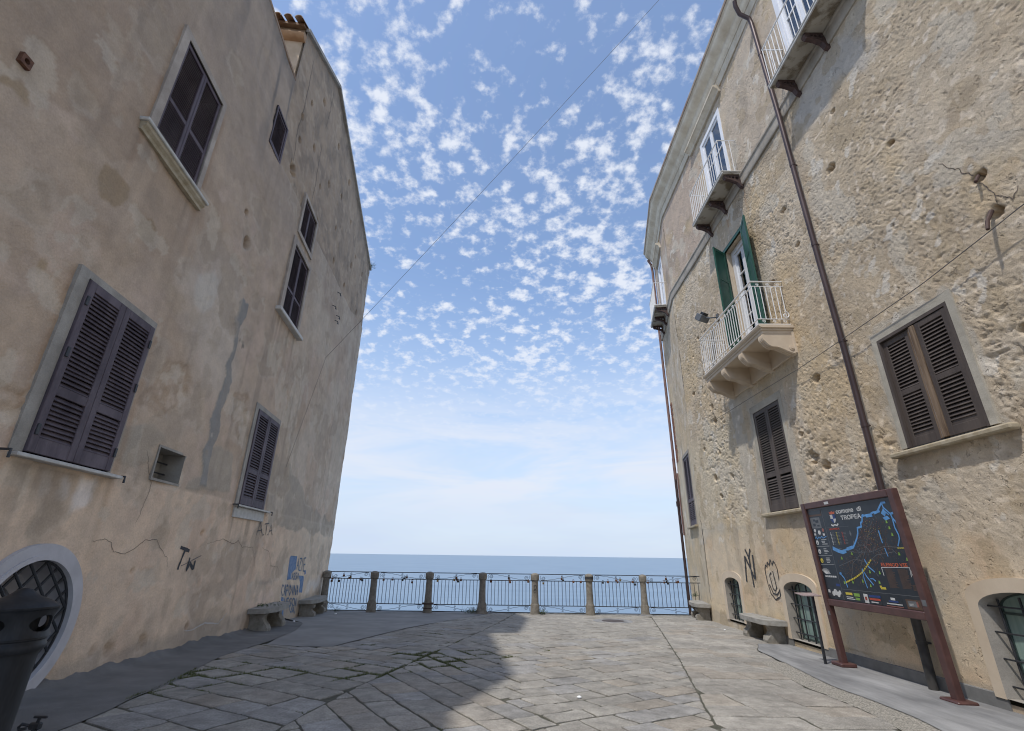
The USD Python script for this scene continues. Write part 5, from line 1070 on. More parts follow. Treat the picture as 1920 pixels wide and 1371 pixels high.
put(RB, 'graffiti_tag', strokes(RW, right_disp, [face, [(11.21, 1.38), (11.30, 1.32), (11.24, 1.06), (11.16, 1.02), (11.10, 1.09), (11.12, 1.30), (11.14, 1.41)], [(11.37, 1.14), (11.27, .97), (11.12, .95), (10.95, 1.07)]], .028, .008), 'spray_black', label='thin black line drawing of a long face')

# ================================================================== TERRACE RAILING
YRAIL = 16.25
POSTX = [-5.66, -4.18, -2.47, -.82, .80, 2.48, 4.15]
PLAB = ['weathered stone post against the left house corner', 'plain grey stone post, second from the left house', 'stone post with crumbling base and rusty iron band', 'stone post standing on a wide flared foot', 'stone post scribbled with dark marker lines', 'stone post with a black stain on its cap', 'pale slim stone post on a rough cement footing, nearest the right house']
def post_profile(fl=0.0, slim=1.0):
    return [(0, 0), (.150 * slim + fl, 0), (.150 * slim + fl * .7, .03), (.140 * slim + fl * .2, .10), (.137 * slim, .27), (.118 * slim, .30), (.110 * slim, .34), (.100 * slim, .60), (.097 * slim, .935), (.112 * slim, .95), (.128 * slim, .965), (.130 * slim, 1.09), (.120 * slim, 1.115), (.09 * slim, 1.14), (.045, 1.155), (0, 1.158)]
for i, x in enumerate(POSTX):
    zb = float(zg(x, YRAIL))
    t_ = thing('stone_post', PLAB[i], 'post', (x, YRAIL, zb - .01), 0, 'stone posts of the terrace railing')
    fl, slim = (.05 if i == 3 else 0.0), (.92 if i == 6 else 1.0)
    pr = post_profile(fl, slim)
    b = MB().lathe([p for p in pr if p[1] <= .30], n=28).out(); v = b[0].copy()
    sq = np.maximum(np.abs(v[:, 0]), np.abs(v[:, 1])); rr = np.hypot(v[:, 0], v[:, 1]); k = np.where(sq > 1e-6, 1 + .16 * (rr / np.maximum(sq, 1e-6) - 1), 1); v[:, :2] *= k[:, None]
    if i == 2: v[:, :2] *= (1 - .16 * N2(np.arctan2(v[:, 1], v[:, 0]), v[:, 2] * 4, 2.5, 3)[:, None])
    v += (meshkit.fbm(v * 14 + i * 9, 3, 4)[:, None] - .5) * .012
    put(t_, 'base', (v, b[1]), 'granite_post', 40, world=False)
    v, f = MB().lathe([p for p in pr if .30 <= p[1] <= .95], n=28).out(); v = v + (meshkit.fbm(v * 12 + i * 5, 3, 4)[:, None] - .5) * .008
    sh = put(t_, 'shaft', (v, f), 'granite_post', 40, world=False)
    v, f = MB().lathe([p for p in pr if p[1] >= .95], n=28).out(); v = v + (meshkit.fbm(v * 12 + i * 7, 3, 4)[:, None] - .5) * .010
    put(t_, 'cap', (v, f), 'granite_post', 40, world=False)
    if i == 2: put(t_, 'iron_band', MB().lathe([(.15, .25), (.175, .25), (.175, .285), (.15, .285), (.15, .25)], n=20).lathe([(.14, .13), (.16, .13), (.16, .15), (.14, .15), (.14, .13)], n=20).out(), 'bracket_iron', world=False)
    if i == 6: put(t_, 'footing', MB().lathe([(0, -.02), (.26, -.02), (.22, .03), (.12, .06), (0, .06)], n=14).out(), 'concrete_pale', world=False)
    if i == 4:
        m = MB()
        for pts in ([(-.05, .80), (.03, .82), (.04, .72), (-.04, .70)], [(-.05, .66), (.03, .70), (.02, .62), (-.05, .60)], [(-.03, .78), (-.04, .62)]): m.tube([(a, -.1035 + .4 * a * a, z) for a, z in np.array([LineString(pts).interpolate(t, True).coords[0] for t in np.linspace(0, 1, 10)])], .006, 4)
        put(sh, 'marker_lines', m.out(), 'spray_black', world=False)
    if i == 5: put(t_, 'stain', MB().lathe([(.1325, 1.0), (.1335, 1.03), (.1325, 1.07)], n=28).out(), 'spray_black', world=False)
def railing_panel(w, label, loc, variant):
    t_ = thing('railing_panel', label, 'railing', loc, 0, 'black iron railing panels between the stone posts')
    mt = 'iron_rail'; h = w / 2
    for z, nm, r in ((1.115, 'top_rail', .011), (.925, 'middle_rail', .011), (.235, 'lower_rail', .011), (.045, 'bottom_rail', .010)):
        put(t_, nm, MB().box(-h, h, -r * .8, r * .8, z - r, z + r).out(), mt, world=False)
    nb = 13
    for k in range(nb):
        x = -h + .07 + (w - .14) * k / (nb - 1); put(t_, 'baluster', MB().tube([(x, 0, .235), (x, 0, .925)], .0085, 6).out(), mt, world=False)
    for z0, z1, sg in ((.925, 1.115, 1 if variant else -1), (.045, .235, -1 if variant else 1)):
        zc, hh = (z0 + z1) / 2, (z1 - z0) / 2 - .012
        m = MB()
        scroll(m, (-h + .17, 0, zc + .02 * sg), hh * .72, 0, turns=1.8, th=.006, a0=PI); scroll(m, (h - .17, 0, zc - .02 * sg), hh * .72, 0, turns=1.8, th=.006, a0=0)
        ts = np.linspace(0, 1, 24)
        m.tube([(-h + .09 + (w - .18) * t, 0, zc + sg * hh * math.cos(PI * t) * .95) for t in ts], .0055, 5)
        m.tube([(-h + .08, 0, zc - sg * hh * .6), (-h + .06, 0, zc + sg * hh * .1), (-h + .10, 0, zc + sg * hh * .95)], .0055, 5).tube([(h - .08, 0, zc + sg * hh * .6), (h - .06, 0, zc - sg * hh * .1), (h - .10, 0, zc - sg * hh * .95)], .0055, 5)
        scroll(m, (0, 0, zc + hh * .45), .030, 0, turns=1.2, th=.006); scroll(m, (0, 0, zc - hh * .45), .030, 0, turns=1.2, th=.006, a0=PI)
        put(t_, 'scrollwork', m.out(), mt, world=False)
    return t_
ends = POSTX + [5.93]
plab = ['iron railing panel beside the left house corner', 'iron railing panel between second and third stone posts from left', 'iron railing panel between banded post and flared-foot post', 'iron railing panel between flared-foot post and scribbled post', 'iron railing panel between scribbled post and black-stained post', 'iron railing panel between black-stained post and pale slim post', 'iron railing panel ending behind the far right bench']
for i in range(7):
    a, b = ends[i] + .10, ends[i + 1] - (.10 if i < 6 else 0)
    railing_panel(b - a, plab[i], ((a + b) / 2, YRAIL, 0.0), i % 2)
# padlocks clipped to the railing
LOCKX = [(-5.54, .99), (-5.48, .9), (-5.26, .9), (-5.13, 1.06), (-4.95, .99), (-4.91, 1.01), (-4.6, .95), (-4.54, .93), (-3.88, .95), (-3.61, .96), (-3.24, 1.0), (-3.17, 1.03), (-3.0, .89), (-2.21, .94), (-1.64, 1.03), (-1.58, .93), (-1.49, .97), (-.56, .94), (-.01, 1.04), (.01, .98), (.59, .95), (1.06, .91), (1.63, 1.04), (1.67, 1.0), (1.99, .96), (2.22, .96), (2.9, .95), (3.06, .97), (3.32, 1.02), (3.44, 1.03), (3.83, .98), (3.9, .91), (4.29, .97), (4.87, 1.08), (4.88, 1.01), (5.18, .99), (5.24, 1.0), (-1.70, .97), (-1.62, .98), (-3.30, .95), (3.36, .97), (4.80, .98), (4.92, .95), (-5.46, .97), (.03, .93)]
LCOL = [('rust', 'small rusty padlock clipped on the terrace railing', 'rusty love padlocks on the railing'), ('brass_old', 'small brass padlock clipped on the terrace railing', 'brass love padlocks on the railing'), ('iron_black', 'small dark padlock clipped on the terrace railing', 'dark love padlocks on the railing')]
protos = {}
for i, (x, z) in enumerate(LOCKX):
    c = [0, 0, 2, 0, 0, 1, 0, 2][i % 8]; mt, lab, grp = LCOL[c]; z = max(z, .86) - .045; rz = RNG.uniform(-.7, .7)
    if c not in protos:
        nm = ['rusty_padlock', 'brass_padlock', 'dark_padlock'][c]
        p_ = thing(nm, lab, 'padlock', (x, YRAIL - .025, z), rz, grp); protos[c] = p_
        put(p_, 'lock_body', MB().cbox(-.032, .032, -.014, .014, -.035, .025, .008).out(), mt, world=False)
        put(p_, 'shackle', MB().tube([(.022 * math.cos(t), 0, .02 + (.035 if 0 < t < PI else .02) * abs(math.sin(t)) + .012) for t in np.linspace(0, PI, 9)], .006, 6).out(), 'iron_rail' if c else 'rust', world=False)
    else: copy_of(protos[c], lab, (x, YRAIL - .025 - .012 * (i % 3), z), rz, grp)

# ================================================================== BENCHES
def bench(F, uc, L, label, seed, seat_h=.43, deep=.44, leg_in=.30, round_leg=False):
    c0 = F.pt(uc, deep / 2, 0); gz = float(zg(c0[0], c0[1]))
    t_ = thing('stone_bench', label, 'bench', F.pt(uc, .2, gz), 0, 'curved stone benches along the walls')
    ts = np.linspace(0, PI, 25); outl = [(uc + L / 2 * (abs(math.cos(t)) ** .55) * np.sign(math.cos(t)), .02 + deep * (math.sin(t) ** .62)) for t in ts]
    m = trimesh.creation.extrude_polygon(Polygon(outl).buffer(0), .09, engine='earcut')
    mm = m3.Manifold(m3.Mesh(np.asarray(m.vertices, np.float32), np.asarray(m.faces, np.uint32))).refine_to_length(.045).to_mesh()
    v = np.array(mm.vert_properties[:, :3], float); f = np.array(mm.tri_verts)
    v[:, 2] += gz + seat_h - .09
    edge_ = np.minimum(v[:, 2] - (gz + seat_h - .09), gz + seat_h - v[:, 2]); 
    v += (meshkit.fbm(v * 9 + seed, 3, 2)[:, None] - .5) * .016
    put(t_, 'seat', F((v, f)), 'bench_seat', 35)
    for k, us in enumerate((uc - L / 2 + leg_in, uc + L / 2 - leg_in)):
        h = seat_h - .09
        P = [(.02, -.02), (.38, -.02), (.39, .06), (.36, .12), (.31, .16), (.27, .22), (.27, .27), (.30, .31), (.35, h + .005), (.02, h + .005)] if not round_leg else [(.02, -.02), (.34, -.02), (.40, .03), (.41, .09), (.37, .14), (.31, .165), (.30, .19), (.36, .23), (.37, .28), (.33, h + .005), (.02, h + .005)]
        P = Polygon(P).buffer(-.012).buffer(.012)
        m = trimesh.creation.extrude_polygon(P, .22, engine='earcut'); mm = m3.Manifold(m3.Mesh(np.asarray(m.vertices, np.float32), np.asarray(m.faces, np.uint32))).refine_to_length(.04).to_mesh()
        v = np.array(mm.vert_properties[:, :3], float); f = np.array(mm.tri_verts); v = np.stack([v[:, 2] + us - .11, v[:, 0], v[:, 1] + gz], 1)
        v += (meshkit.fbm(v * 11 + seed + k, 3, 6)[:, None] - .5) * .022
        put(t_, 'bench_leg', F((v, f)), 'bench_stone', 35)
    return t_
bench(LW, 11.72, 1.55, 'stone bench with mossy back edge, beside the blue graffiti', 3)
bench(LW, 15.40, 1.75, 'stone bench with lobed legs between blue graffiti and railing', 5, round_leg=True)
bench(RW, 11.62, 1.55, 'stone bench under the black drawing of a face', 8)
bench(RFW, 16.45, 1.40, 'stone bench with lobed legs in front of the right railing end', 11, round_leg=True)

# ================================================================== INFORMATION BOARD
FX, U0, U1 = .315, 6.66, 8.76
lean = math.radians(2.6)
class Leaned(Frame):
    def __call__(s, vf):
        v = np.asarray(vf[0], float).copy(); z = v[:, 2] * 1; d = v[:, 1] * 1
        v[:, 1] = d + FX + z * math.sin(lean); v[:, 2] = .10 + z * math.cos(lean) - d * math.sin(lean)
        return Frame.__call__(s, (v, vf[1]))
BF = Leaned(RW.o, YR, -1.0)
IB = thing('map_board', 'brown framed black town map board on two posts', 'sign', RW.pt(7.7, FX, .1))
for uu in (U0, U1): put(IB, 'board_post', BF(MB().cbox(uu - .055, uu + .055, -.045, .045, -.02, 2.46, .010).out()), 'board_frame')
for uu in (U0, U1): put(IB, 'foot_plate', RW(MB().cbox(uu - .14, uu + .14, FX - .12, FX + .12, float(zg(5.3, 7.5)) - .01, float(zg(5.3, 7.5)) + .045, .012).out()), 'board_frame')
put(IB, 'top_rail', BF(MB().cbox(U0 + .056, U1 - .056, -.04, .04, 2.36, 2.46, .010).out()), 'board_frame')
put(IB, 'lower_rail', BF(MB().cbox(U0 + .056, U1 - .056, -.04, .04, .86, .96, .010).out()), 'board_frame')
PNL = put(IB, 'map_panel', BF(MB().cbox(U0 + .057, U1 - .057, -.03, .012, .962, 2.358, .003).out()), 'board_dark')
# map coordinates: x from the left edge as one reads it (the far end), y up
BW, BH = U1 - U0 - .114, 1.396
def bq(poly, lay=1): return MB().uzprism(affinity.affine_transform(poly if isinstance(poly, shapely.Geometry) else Polygon(poly), [-1, 0, 0, 1, U1 - .057, .962]), .0122, .0122 + .0012 * lay).out()
def bline(pts, wd): return LineString(pts).buffer(wd / 2, cap_style=2, join_style=2)
def btext(txt, x, y, h, bold=True, slab=False, wmax=None):
    tm = meshkit.text_mesh(txt, h, .002, bold); v = tm.vertices.copy()
    if wmax: v[:, 0] *= min(1.6, wmax / v[:, 0].max())
    return np.stack([U1 - .057 - (x + v[:, 0]), .0122 + v[:, 2], .962 + y + v[:, 1]], 1), tm.faces[:, ::-1]
def pj(px, py):       # read-off of the map's drawing
    return px, py
put(PNL, 'title_word', BF(btext('comune', .765, 1.268, .062, True, wmax=.42)), 'ink_white')
put(PNL, 'title_word', BF(btext('di', 1.26, 1.268, .062, True, wmax=.10)), 'ink_white')
put(PNL, 'town_lettering', BF(btext('TROPEA', .845, 1.168, .062, True, wmax=.47)), 'ink_white')
put(PNL, 'list_heading', BF(btext('ELENCO VIE', 1.435, .515, .042, True, wmax=.49)), 'ink_orange')
put(PNL, 'legend_heading', BF(btext('LEGENDA', .48, 1.035, .026, True, wmax=.35)), 'ink_red')
coast = [(.46, .744), (.529, .723), (.643, .701), (.75, .733), (.878, .755), (.957, .769), (1.031, .834), (1.10, .90), (1.146, .963), (1.17, 1.036), (1.261, 1.048), (1.27, 1.10), (1.31, 1.12), (1.345, 1.197), (1.526, 1.189), (1.55, 1.215), (1.593, 1.223), (1.667, 1.222), (1.727, 1.272), (1.802, 1.335), (1.875, 1.333)]
put(PNL, 'coast_line', BF(bq(bline(coast, .026).union(bline([(.453, .762), (.56, .725), (.669, .70), (.76, .72)], .055)).union(bline([(.80, .745), (.95, .772)], .045)).union(bline([(1.42, 1.188), (1.55, 1.19)], .045)).union(bline([(1.60, 1.21), (1.72, 1.235)], .035)).union(bline([(1.36, 1.18), (1.37, 1.215)], .03)), 2)), 'ink_blue')
for l, wd in (([(1.80, 1.33), (1.81, 1.27), (1.904, 1.179), (1.915, 1.131), (1.908, 1.0), (1.933, .915), (1.93, .863), (1.863, .769)], .018), ([(1.915, 1.131), (1.97, 1.05)], .02), ([(1.586, .98), (1.588, .884), (1.594, .813)], .018), ([(1.606, .75), (1.623, .641)], .014), ([(1.123, .604), (1.166, .505), (1.271, .433)], .016), ([(1.018, .473), (1.072, .367), (1.172, .257)], .014), ([(1.018, .473), (1.003, .333), (1.022, .212)], .012), ([(.462, .402), (.545, .324), (.57, .195)], .014), ([(1.139, .344), (1.19, .344), (1.238, .314)], .014), ([(.46, .38), (.50, .40)], .025)):
    put(PNL, 'stream_line', BF(bq(bline(l, wd), 2)), 'ink_blue')
put(PNL, 'harbour', BF(bq(shapely.union_all([Polygon([(1.735, 1.20), (1.80, 1.262), (1.83, 1.20), (1.79, 1.15)]), Polygon([(1.74, 1.14), (1.83, 1.16), (1.87, 1.12), (1.78, 1.10)]), bline([(1.904, 1.179), (1.975, 1.191)], .028), bline([(1.79, 1.24), (1.87, 1.17)], .016)]), 1)), 'ink_blue')
rg = random.Random(4)
def clutter(name, mat, n, cx, cy, sx, sy, s0, s1, lay=1):
    ps = []
    for _ in range(n):
        x, y = rg.gauss(cx, sx), rg.gauss(cy, sy)
        if not (.48 < x < 1.95 and .20 < y < 1.15) or (y > .72 and x < 1.02 + (y - .8) * .9) or (x > 1.40 and y < .58): continue
        a = rg.choice([.35, .35 + PI / 2, 1.0]); s, t = rg.uniform(s0, s1), rg.uniform(s0, s1) * .5
        ps.append(affinity.rotate(sbox(x - s, y - t, x + s, y + t), math.degrees(a)))
    put(PNL, name, BF(bq(shapely.union_all(ps), lay)), mat, kind='stuff')
clutter('town_blocks', 'ink_brown', 520, 1.32, .84, .22, .17, .005, .014); clutter('town_blocks', 'ink_pink', 70, 1.35, .88, .2, .16, .003, .008, 2); clutter('town_blocks', 'ink_grey', 110, 1.2, .74, .25, .2, .002, .010, 1); clutter('town_blocks', 'ink_yellow', 26, 1.44, .98, .10, .10, .002, .005, 3)
clutter('town_blocks', 'ink_bronze', 260, .86, .48, .22, .13, .005, .012); clutter('town_blocks', 'ink_brown', 120, 1.7, .85, .13, .15, .004, .010)
for i in range(17):
    t = i / 17; x = .56 + .72 * t; y = float(np.interp(x, [.56, .80, .99, 1.15, 1.28], [.263, .335, .415, .52, .609])); put(PNL, 'railway_dash', BF(bq(bline([(x, y), (x + .026, y + .014)], .020), 3)), 'ink_yellow')
for i in range(4): put(PNL, 'railway_dash', BF(bq(sbox(1.845 + i * .034, .738, 1.867 + i * .034, .752), 3)), 'ink_yellow')
for x, y in ((1.789, 1.082), (1.808, 1.002), (1.823, .916), (1.839, .672), (1.95, .603), (1.365, .426), (.883, .677), (.614, .613), (1.169, .432), (.727, .277), (.959, .299), (1.104, .247), (1.304, .3), (.52, .26)):
    put(PNL, 'tree_mark', BF(bq(Polygon([(x - .016, y - .016), (x + .016, y - .016), (x + .008, y + .02), (x - .004, y + .024)]), 3)), 'ink_green')
put(PNL, 'map_note', BF(bq(shapely.union_all([sbox(1.30, .215, 1.40, .245), sbox(1.29, .235, 1.33, .26)]), 2)), 'ink_yellow')
for c, (x, mt) in enumerate(((.488, 'ink_white'), (.632, 'ink_yellow'), (.775, 'ink_red'))):
    put(PNL, 'legend_column', BF(bq(shapely.union_all([sbox(x, .985 - i * .021, x + .020, .996 - i * .021) for i in range(9)]), 1)), mt)
    put(PNL, 'legend_text', BF(bq(shapely.union_all([sbox(x + .03, .986 - i * .021, x + .07 + .03 * rg.random(), .992 - i * .021) for i in range(9)]), 1)), 'ink_grey')
sl = []
for _ in range(46):
    x, y = rg.gauss(1.3, .2), rg.gauss(.8, .16); a = rg.choice([.35, .35 + PI / 2, 1.0, 2.4]) + rg.gauss(0, .2); L_ = rg.uniform(.04, .2)
    if x < 1.02 + (y - .8) * .9 and y > .72: continue
    if x > 1.40 and y < .60: continue
    sl.append(bline([(x, y), (x + L_ * math.cos(a), y + L_ * math.sin(a) * .7)], .0035))
for q in ([(.6, .76), (.95, .70), (1.3, .70), (1.6, .77), (1.95, .75)], [(.5, .50), (.9, .60), (1.2, .56), (1.4, .66), (1.75, .70)], [(.95, .25), (1.0, .5), (1.2, .72), (1.5, 1.1)], [(.7, .3), (.85, .55), (1.1, .68)]): sl.append(bline(q, .006))
put(PNL, 'street_lines', BF(bq(shapely.union_all(sl).intersection(sbox(.45, .18, 1.97, 1.2)), 1)), 'ink_grey', kind='stuff')
put(PNL, 'compass', BF(bq(Polygon([(.955, .96), (.975, .92), (.995, .96), (.975, 1.01)]).union(bline([(1.0, .86), (.985, .83), (1.005, .80)], .014)), 1)), 'ink_grey')
# crest
sh_ = Polygon([(.595, 1.185), (.595, 1.262), (.725, 1.262), (.725, 1.185), (.69, 1.145), (.66, 1.135), (.63, 1.145)])
put(PNL, 'crest_shield', BF(bq(sh_, 1)), 'ink_white')
put(PNL, 'crest_field', BF(bq(sh_.intersection(sbox(.59, 1.1, .66, 1.20)).union(sh_.intersection(sbox(.66, 1.20, .73, 1.27))), 2)), 'ink_navy')
put(PNL, 'crest_crown', BF(bq([(.60, 1.27), (.72, 1.27), (.735, 1.312), (.70, 1.295), (.66, 1.318), (.62, 1.295), (.59, 1.312)], 1)), 'ink_orange')
put(PNL, 'crest_ribbon', BF(bq(bline([(.57, 1.115), (.61, 1.095), (.66, 1.11), (.71, 1.095), (.75, 1.12)], .022), 1)), 'ink_white')
# framed street list
put(PNL, 'list_frame', BF(bq(bline([(1.435, .395), (1.430, .498), (1.945, .506), (1.930, .394)], .009), 1)), 'ink_white')
for x in (1.485, 1.72): put(PNL, 'street_list', BF(bq(shapely.union_all([sbox(x, .478 - i * .0135, x + .12 + .06 * rg.random(), .485 - i * .0135) for i in range(18)]), 1)), 'ink_bronze')
put(PNL, 'street_list', BF(bq(shapely.union_all([sbox(1.90, .29 - i * .014, 1.94 + .03 * rg.random(), .297 - i * .014) for i in range(5)]), 1)), 'ink_bronze')
put(PNL, 'side_sign', BF(bq(bline([(1.955, .475), (1.955, .42), (1.975, .42), (1.975, .37)], .012).union(bline([(1.955, .46), (1.975, .46)], .010)), 1)), 'ink_white')
put(PNL, 'divider', BF(bq(shapely.union_all([sbox(.398, .01, .404, 1.385), sbox(.42, .163, 1.97, .168), sbox(.42, 1.07, .98, 1.073)]), 1)), 'ink_grey')
def advert(x0, y0, x1, y1, mt, bars, mts):
    a = put(PNL, 'advert', BF(bq(sbox(x0, y0, x1, y1), 1)), mt)
    for i, (bx0, by0, bx1, by1) in enumerate(bars):
        w_, h_ = x1 - x0, y1 - y0; put(a, 'advert_print', BF(bq(sbox(x0 + bx0 * w_, y0 + by0 * h_, x0 + bx1 * w_, y0 + by1 * h_), 2)), mts[i % len(mts)])
advert(.02, 1.27, .38, 1.37, 'ink_bronze', [(.02, .3, .98, .92)], ['board_dark'])
advert(.03, 1.08, .30, 1.25, 'ink_grey', [(.2, .2, .45, .45), (.5, .5, .8, .75), (.3, .65, .5, .85), (.6, .15, .85, .3)], ['board_dark'])
for x, y, r, mt in ((.09, 1.045, .028, 'ink_white'), (.20, 1.01, .034, 'ink_white'), (.315, 1.045, .028, 'ink_pink'), (.07, .985, .024, 'ink_white'), (.31, .975, .024, 'ink_white')): put(PNL, 'sponsor_mark', BF(bq(Point(x, y).buffer(r) if r > .026 else sbox(x - r, y - r * .7, x + r, y + r * .7), 2)), mt)
put(PNL, 'sponsor_script', BF(bq(bline([(.04, .92), (.08, .95), (.10, .91), (.15, .94), (.18, .92), (.24, .95), (.26, .92), (.36, .945)], .010), 1)), 'ink_blue')
for j, y in enumerate((.855, .715, .575)):
    put(PNL, 'sponsor_mark', BF(bq(Point(.075, y).buffer(.036).difference(Point(.075, y - .008).buffer(.013)), 1)), 'ink_white' if j < 2 else 'ink_yellow')
    put(PNL, 'sponsor_text', BF(bq(shapely.union_all([sbox(.20, y - .03 + i * .022, .27 + .08 * rg.random(), y - .022 + i * .022) for i in range(4)] + [sbox(.02, y - .060, .38, y - .056)]), 1)), 'ink_white')
fan = shapely.union_all([bline([(.10, .375), (.10 + .12 * math.cos(a), .375 + .085 * math.sin(a))], .008) for a in np.linspace(.1, 2.4, 11)]); put(PNL, 'advert', BF(bq(fan, 1)), 'ink_white')
put(PNL, 'advert_text', BF(bq(shapely.union_all([sbox(.06 + i * .05, .325, .10 + i * .05, .350) for i in range(6)]), 1)), 'ink_white')
put(PNL, 'advert', BF(bq(sbox(.29, .20, .385, .235), 1)), 'ink_navy')
put(PNL, 'advert', BF(bq(shapely.union_all([sbox(.04, .095, .095, .14), Point(.17, .085).buffer(.035), Point(.23, .11).buffer(.045), Point(.29, .08).buffer(.04), Point(.34, .11).buffer(.03)]), 1)), 'ink_white')
advert(.45, .02, .82, .13, 'board_dark', [(.08, .65, .50, .95), (.60, .55, .95, .95), (.08, .10, .6, .2), (.08, .32, .5, .42), (.65, .1, .9, .4)], ['ink_yellow', 'ink_green', 'ink_white', 'ink_white', 'ink_green'])
advert(.88, .01, 1.24, .13, 'board_dark', [(.02, .0, .26, 1.0), (.07, .3, .2, .7), (.34, .72, 1.0, .95), (.34, .40, .95, .62), (.4, .12, .8, .24)], ['ink_white', 'ink_red', 'ink_navy', 'ink_red', 'ink_white'])
advert(1.32, .005, 1.64, .125, 'board_dark', [(.35, .70, .6, .95), (.2, .48, .75, .64), (.05, .25, .95, .36), (.0, .02, .98, .1)], ['ink_white', 'ink_navy', 'ink_white', 'ink_pink'])
advert(1.70, .005, 1.95, .122, 'ink_bronze', [(.12, .25, .7, .85), (.2, .35, .5, .6), (.7, .3, .82, .8)], ['ink_grey', 'ink_white', 'ink_pink'])
put(IB, 'sticker', BF(MB().box(8.02, 8.13, .041, .0425, 2.39, 2.43).out()), 'ink_white'); put(IB, 'sticker', BF(MB().box(U0 - .04, U0 + .03, .046, .047, 1.03, 1.10).out()), 'ink_grey'); put(IB, 'sticker', BF(MB().box(U1 - .05, U1, .046, .047, .72, .78).out()), 'ink_grey')

# ================================================================== SMALL THINGS
# a slim pole carrying a tilted plate
pb = np.array([5.08, 8.84, float(zg(5.08, 8.84))])
t_ = thing('lectern_sign', 'slim dark pole with a small tilted plate on top', 'sign', pb)
put(t_, 'pole', MB().cbox(pb[0] - .018, pb[0] + .018, pb[1] - .018, pb[1] + .018, pb[2], pb[2] + 1.0, .004).out(), 'iron_black')
pv, pf = MB().cbox(-.19, .19, -.13, .13, -.008, .008, .003).out(); ca, sa = math.cos(.10), math.sin(.10)
pv = np.stack([pv[:, 0] * .8 - .05, pv[:, 1] * ca - pv[:, 2] * sa, pv[:, 1] * sa + pv[:, 2] * ca], 1) + pb + [-.02, 0, 1.01]
put(t_, 'plate', (pv, pf), 'plate_print')
# litter bin
bp = np.array([-2.85, 3.12]); bz = float(zg(*bp))
t_ = thing('litter_bin', 'dark cast iron litter bin with a domed lid', 'litter bin', (bp[0], bp[1], bz))
BS = .74
def LZ(p, n=32): return MB().lathe([(r * BS, z) for r, z in p], n=n)
body = [(0, 0), (.165, 0), (.18, .02), (.178, .05), (.188, .10), (.205, .66), (.212, .69)]
put(t_, 'body', LZ(body, n=36).out(), 'bin_iron', 40, world=False)
put(t_, 'rim_ring', LZ([(.19, .685), (.222, .69), (.236, .705), (.238, .725), (.226, .738), (.224, .748), (.232, .756), (.230, .772), (.19, .775)], n=40).out(), 'bin_iron', 40, world=False)
neck_prof = [(.195, .765), (.240, .765), (.229, .79), (.224, .83), (.227, .86), (.238, .89), (.248, .905), (.205, .905), (.205, .77)]
nm_ = m3.Manifold.revolve(m3.CrossSection([[(r * BS, z) for r, z in neck_prof]]), 64)
for a in np.radians([4, 94, 184, 274]):
    cutter = m3.Manifold.sphere(1.0, 24).scale((.10, .078, .043)).translate((.215 * BS, 0, .835)).rotate((0, 0, math.degrees(a))); nm_ = nm_ - cutter
mm = nm_.to_mesh(); put(t_, 'neck', (mm.vert_properties[:, :3], mm.tri_verts), 'bin_iron', 40, world=False)
put(t_, 'liner', LZ([(.15, .70), (.15, .90), (0, .90)], n=24).out(), 'bin_inside', world=False)
put(t_, 'lid', LZ([(.20, .895), (.235, .90), (.247, .912), (.247, .922), (.225, .935), (.18, .953), (.13, .968), (.085, .985), (.06, 1.002), (.045, 1.012), (.02, 1.018), (0, 1.019)], n=48).out(), 'bin_iron', 40, world=False)
# a tap on a short white standpipe
tp = np.array([-3.085, 3.80]); tz = float(zg(*tp))
t_ = thing('water_tap', 'dark iron tap on a short white pipe by the litter bin', 'tap', (tp[0], tp[1], tz))
put(t_, 'pipe', MB().tube([(0, 0, -.02), (0, 0, .10)], .016, 10).tube([(0, 0, .085), (0, 0, .115)], .021, 6).out(), 'steel_white', world=False)
put(t_, 'valve_body', MB().tube([(0, 0, .11), (-.01, 0, .17)], .017, 8).cbox(-.045, .030, -.016, .016, .15, .19, .008).tube([(.0, 0, .19), (.005, 0, .215)], .010, 8).cbox(-.035, .055, -.008, .008, .212, .226, .004).out(), 'iron_black', world=False)
put(t_, 'spout', MB().tube([(-.045, 0, .17), (-.09, -.01, .182), (-.105, -.01, .165), (-.10, -.01, .15), (-.06, 0, .155)], .009, 8).out(), 'iron_black', world=False)
# floodlight on the right wall
fl = RW.pt(12.05, .30, 7.93)
t_ = thing('floodlight', 'small grey floodlight on a bracket beside the ornate balcony', 'lamp', fl)
put(t_, 'wall_bracket', RW(MB().tube([(11.75, .0, 7.80), (11.78, .18, 7.80), (11.98, .26, 7.90)], .018, 8).cbox(11.70, 11.80, -.02, .03, 7.7, 7.9, .005).out()), 'lamp_grey')
hv, hf = MB().cbox(-.17, .17, -.11, .11, -.09, .09, .012).out(); gv, gf = MB().cbox(-.15, .15, -.09, .09, -.10, -.088, .003).out(); kv, kf = MB().cbox(-.09, .09, -.07, .07, .09, .16, .01).out()
def tiltq(v):
    a, b = .75, .5; v = np.stack([v[:, 0], v[:, 1] * math.cos(a) - v[:, 2] * math.sin(a), v[:, 1] * math.sin(a) + v[:, 2] * math.cos(a)], 1)
    return np.stack([v[:, 0] * math.cos(b) - v[:, 1] * math.sin(b), v[:, 0] * math.sin(b) + v[:, 1] * math.cos(b), v[:, 2]], 1) + fl
hs_ = put(t_, 'housing', (tiltq(hv), hf), 'lamp_grey'); put(hs_, 'lamp_glass', (tiltq(gv), gf), 'lamp_glass'); put(t_, 'gear_box', (tiltq(kv), kf), 'board_dark')
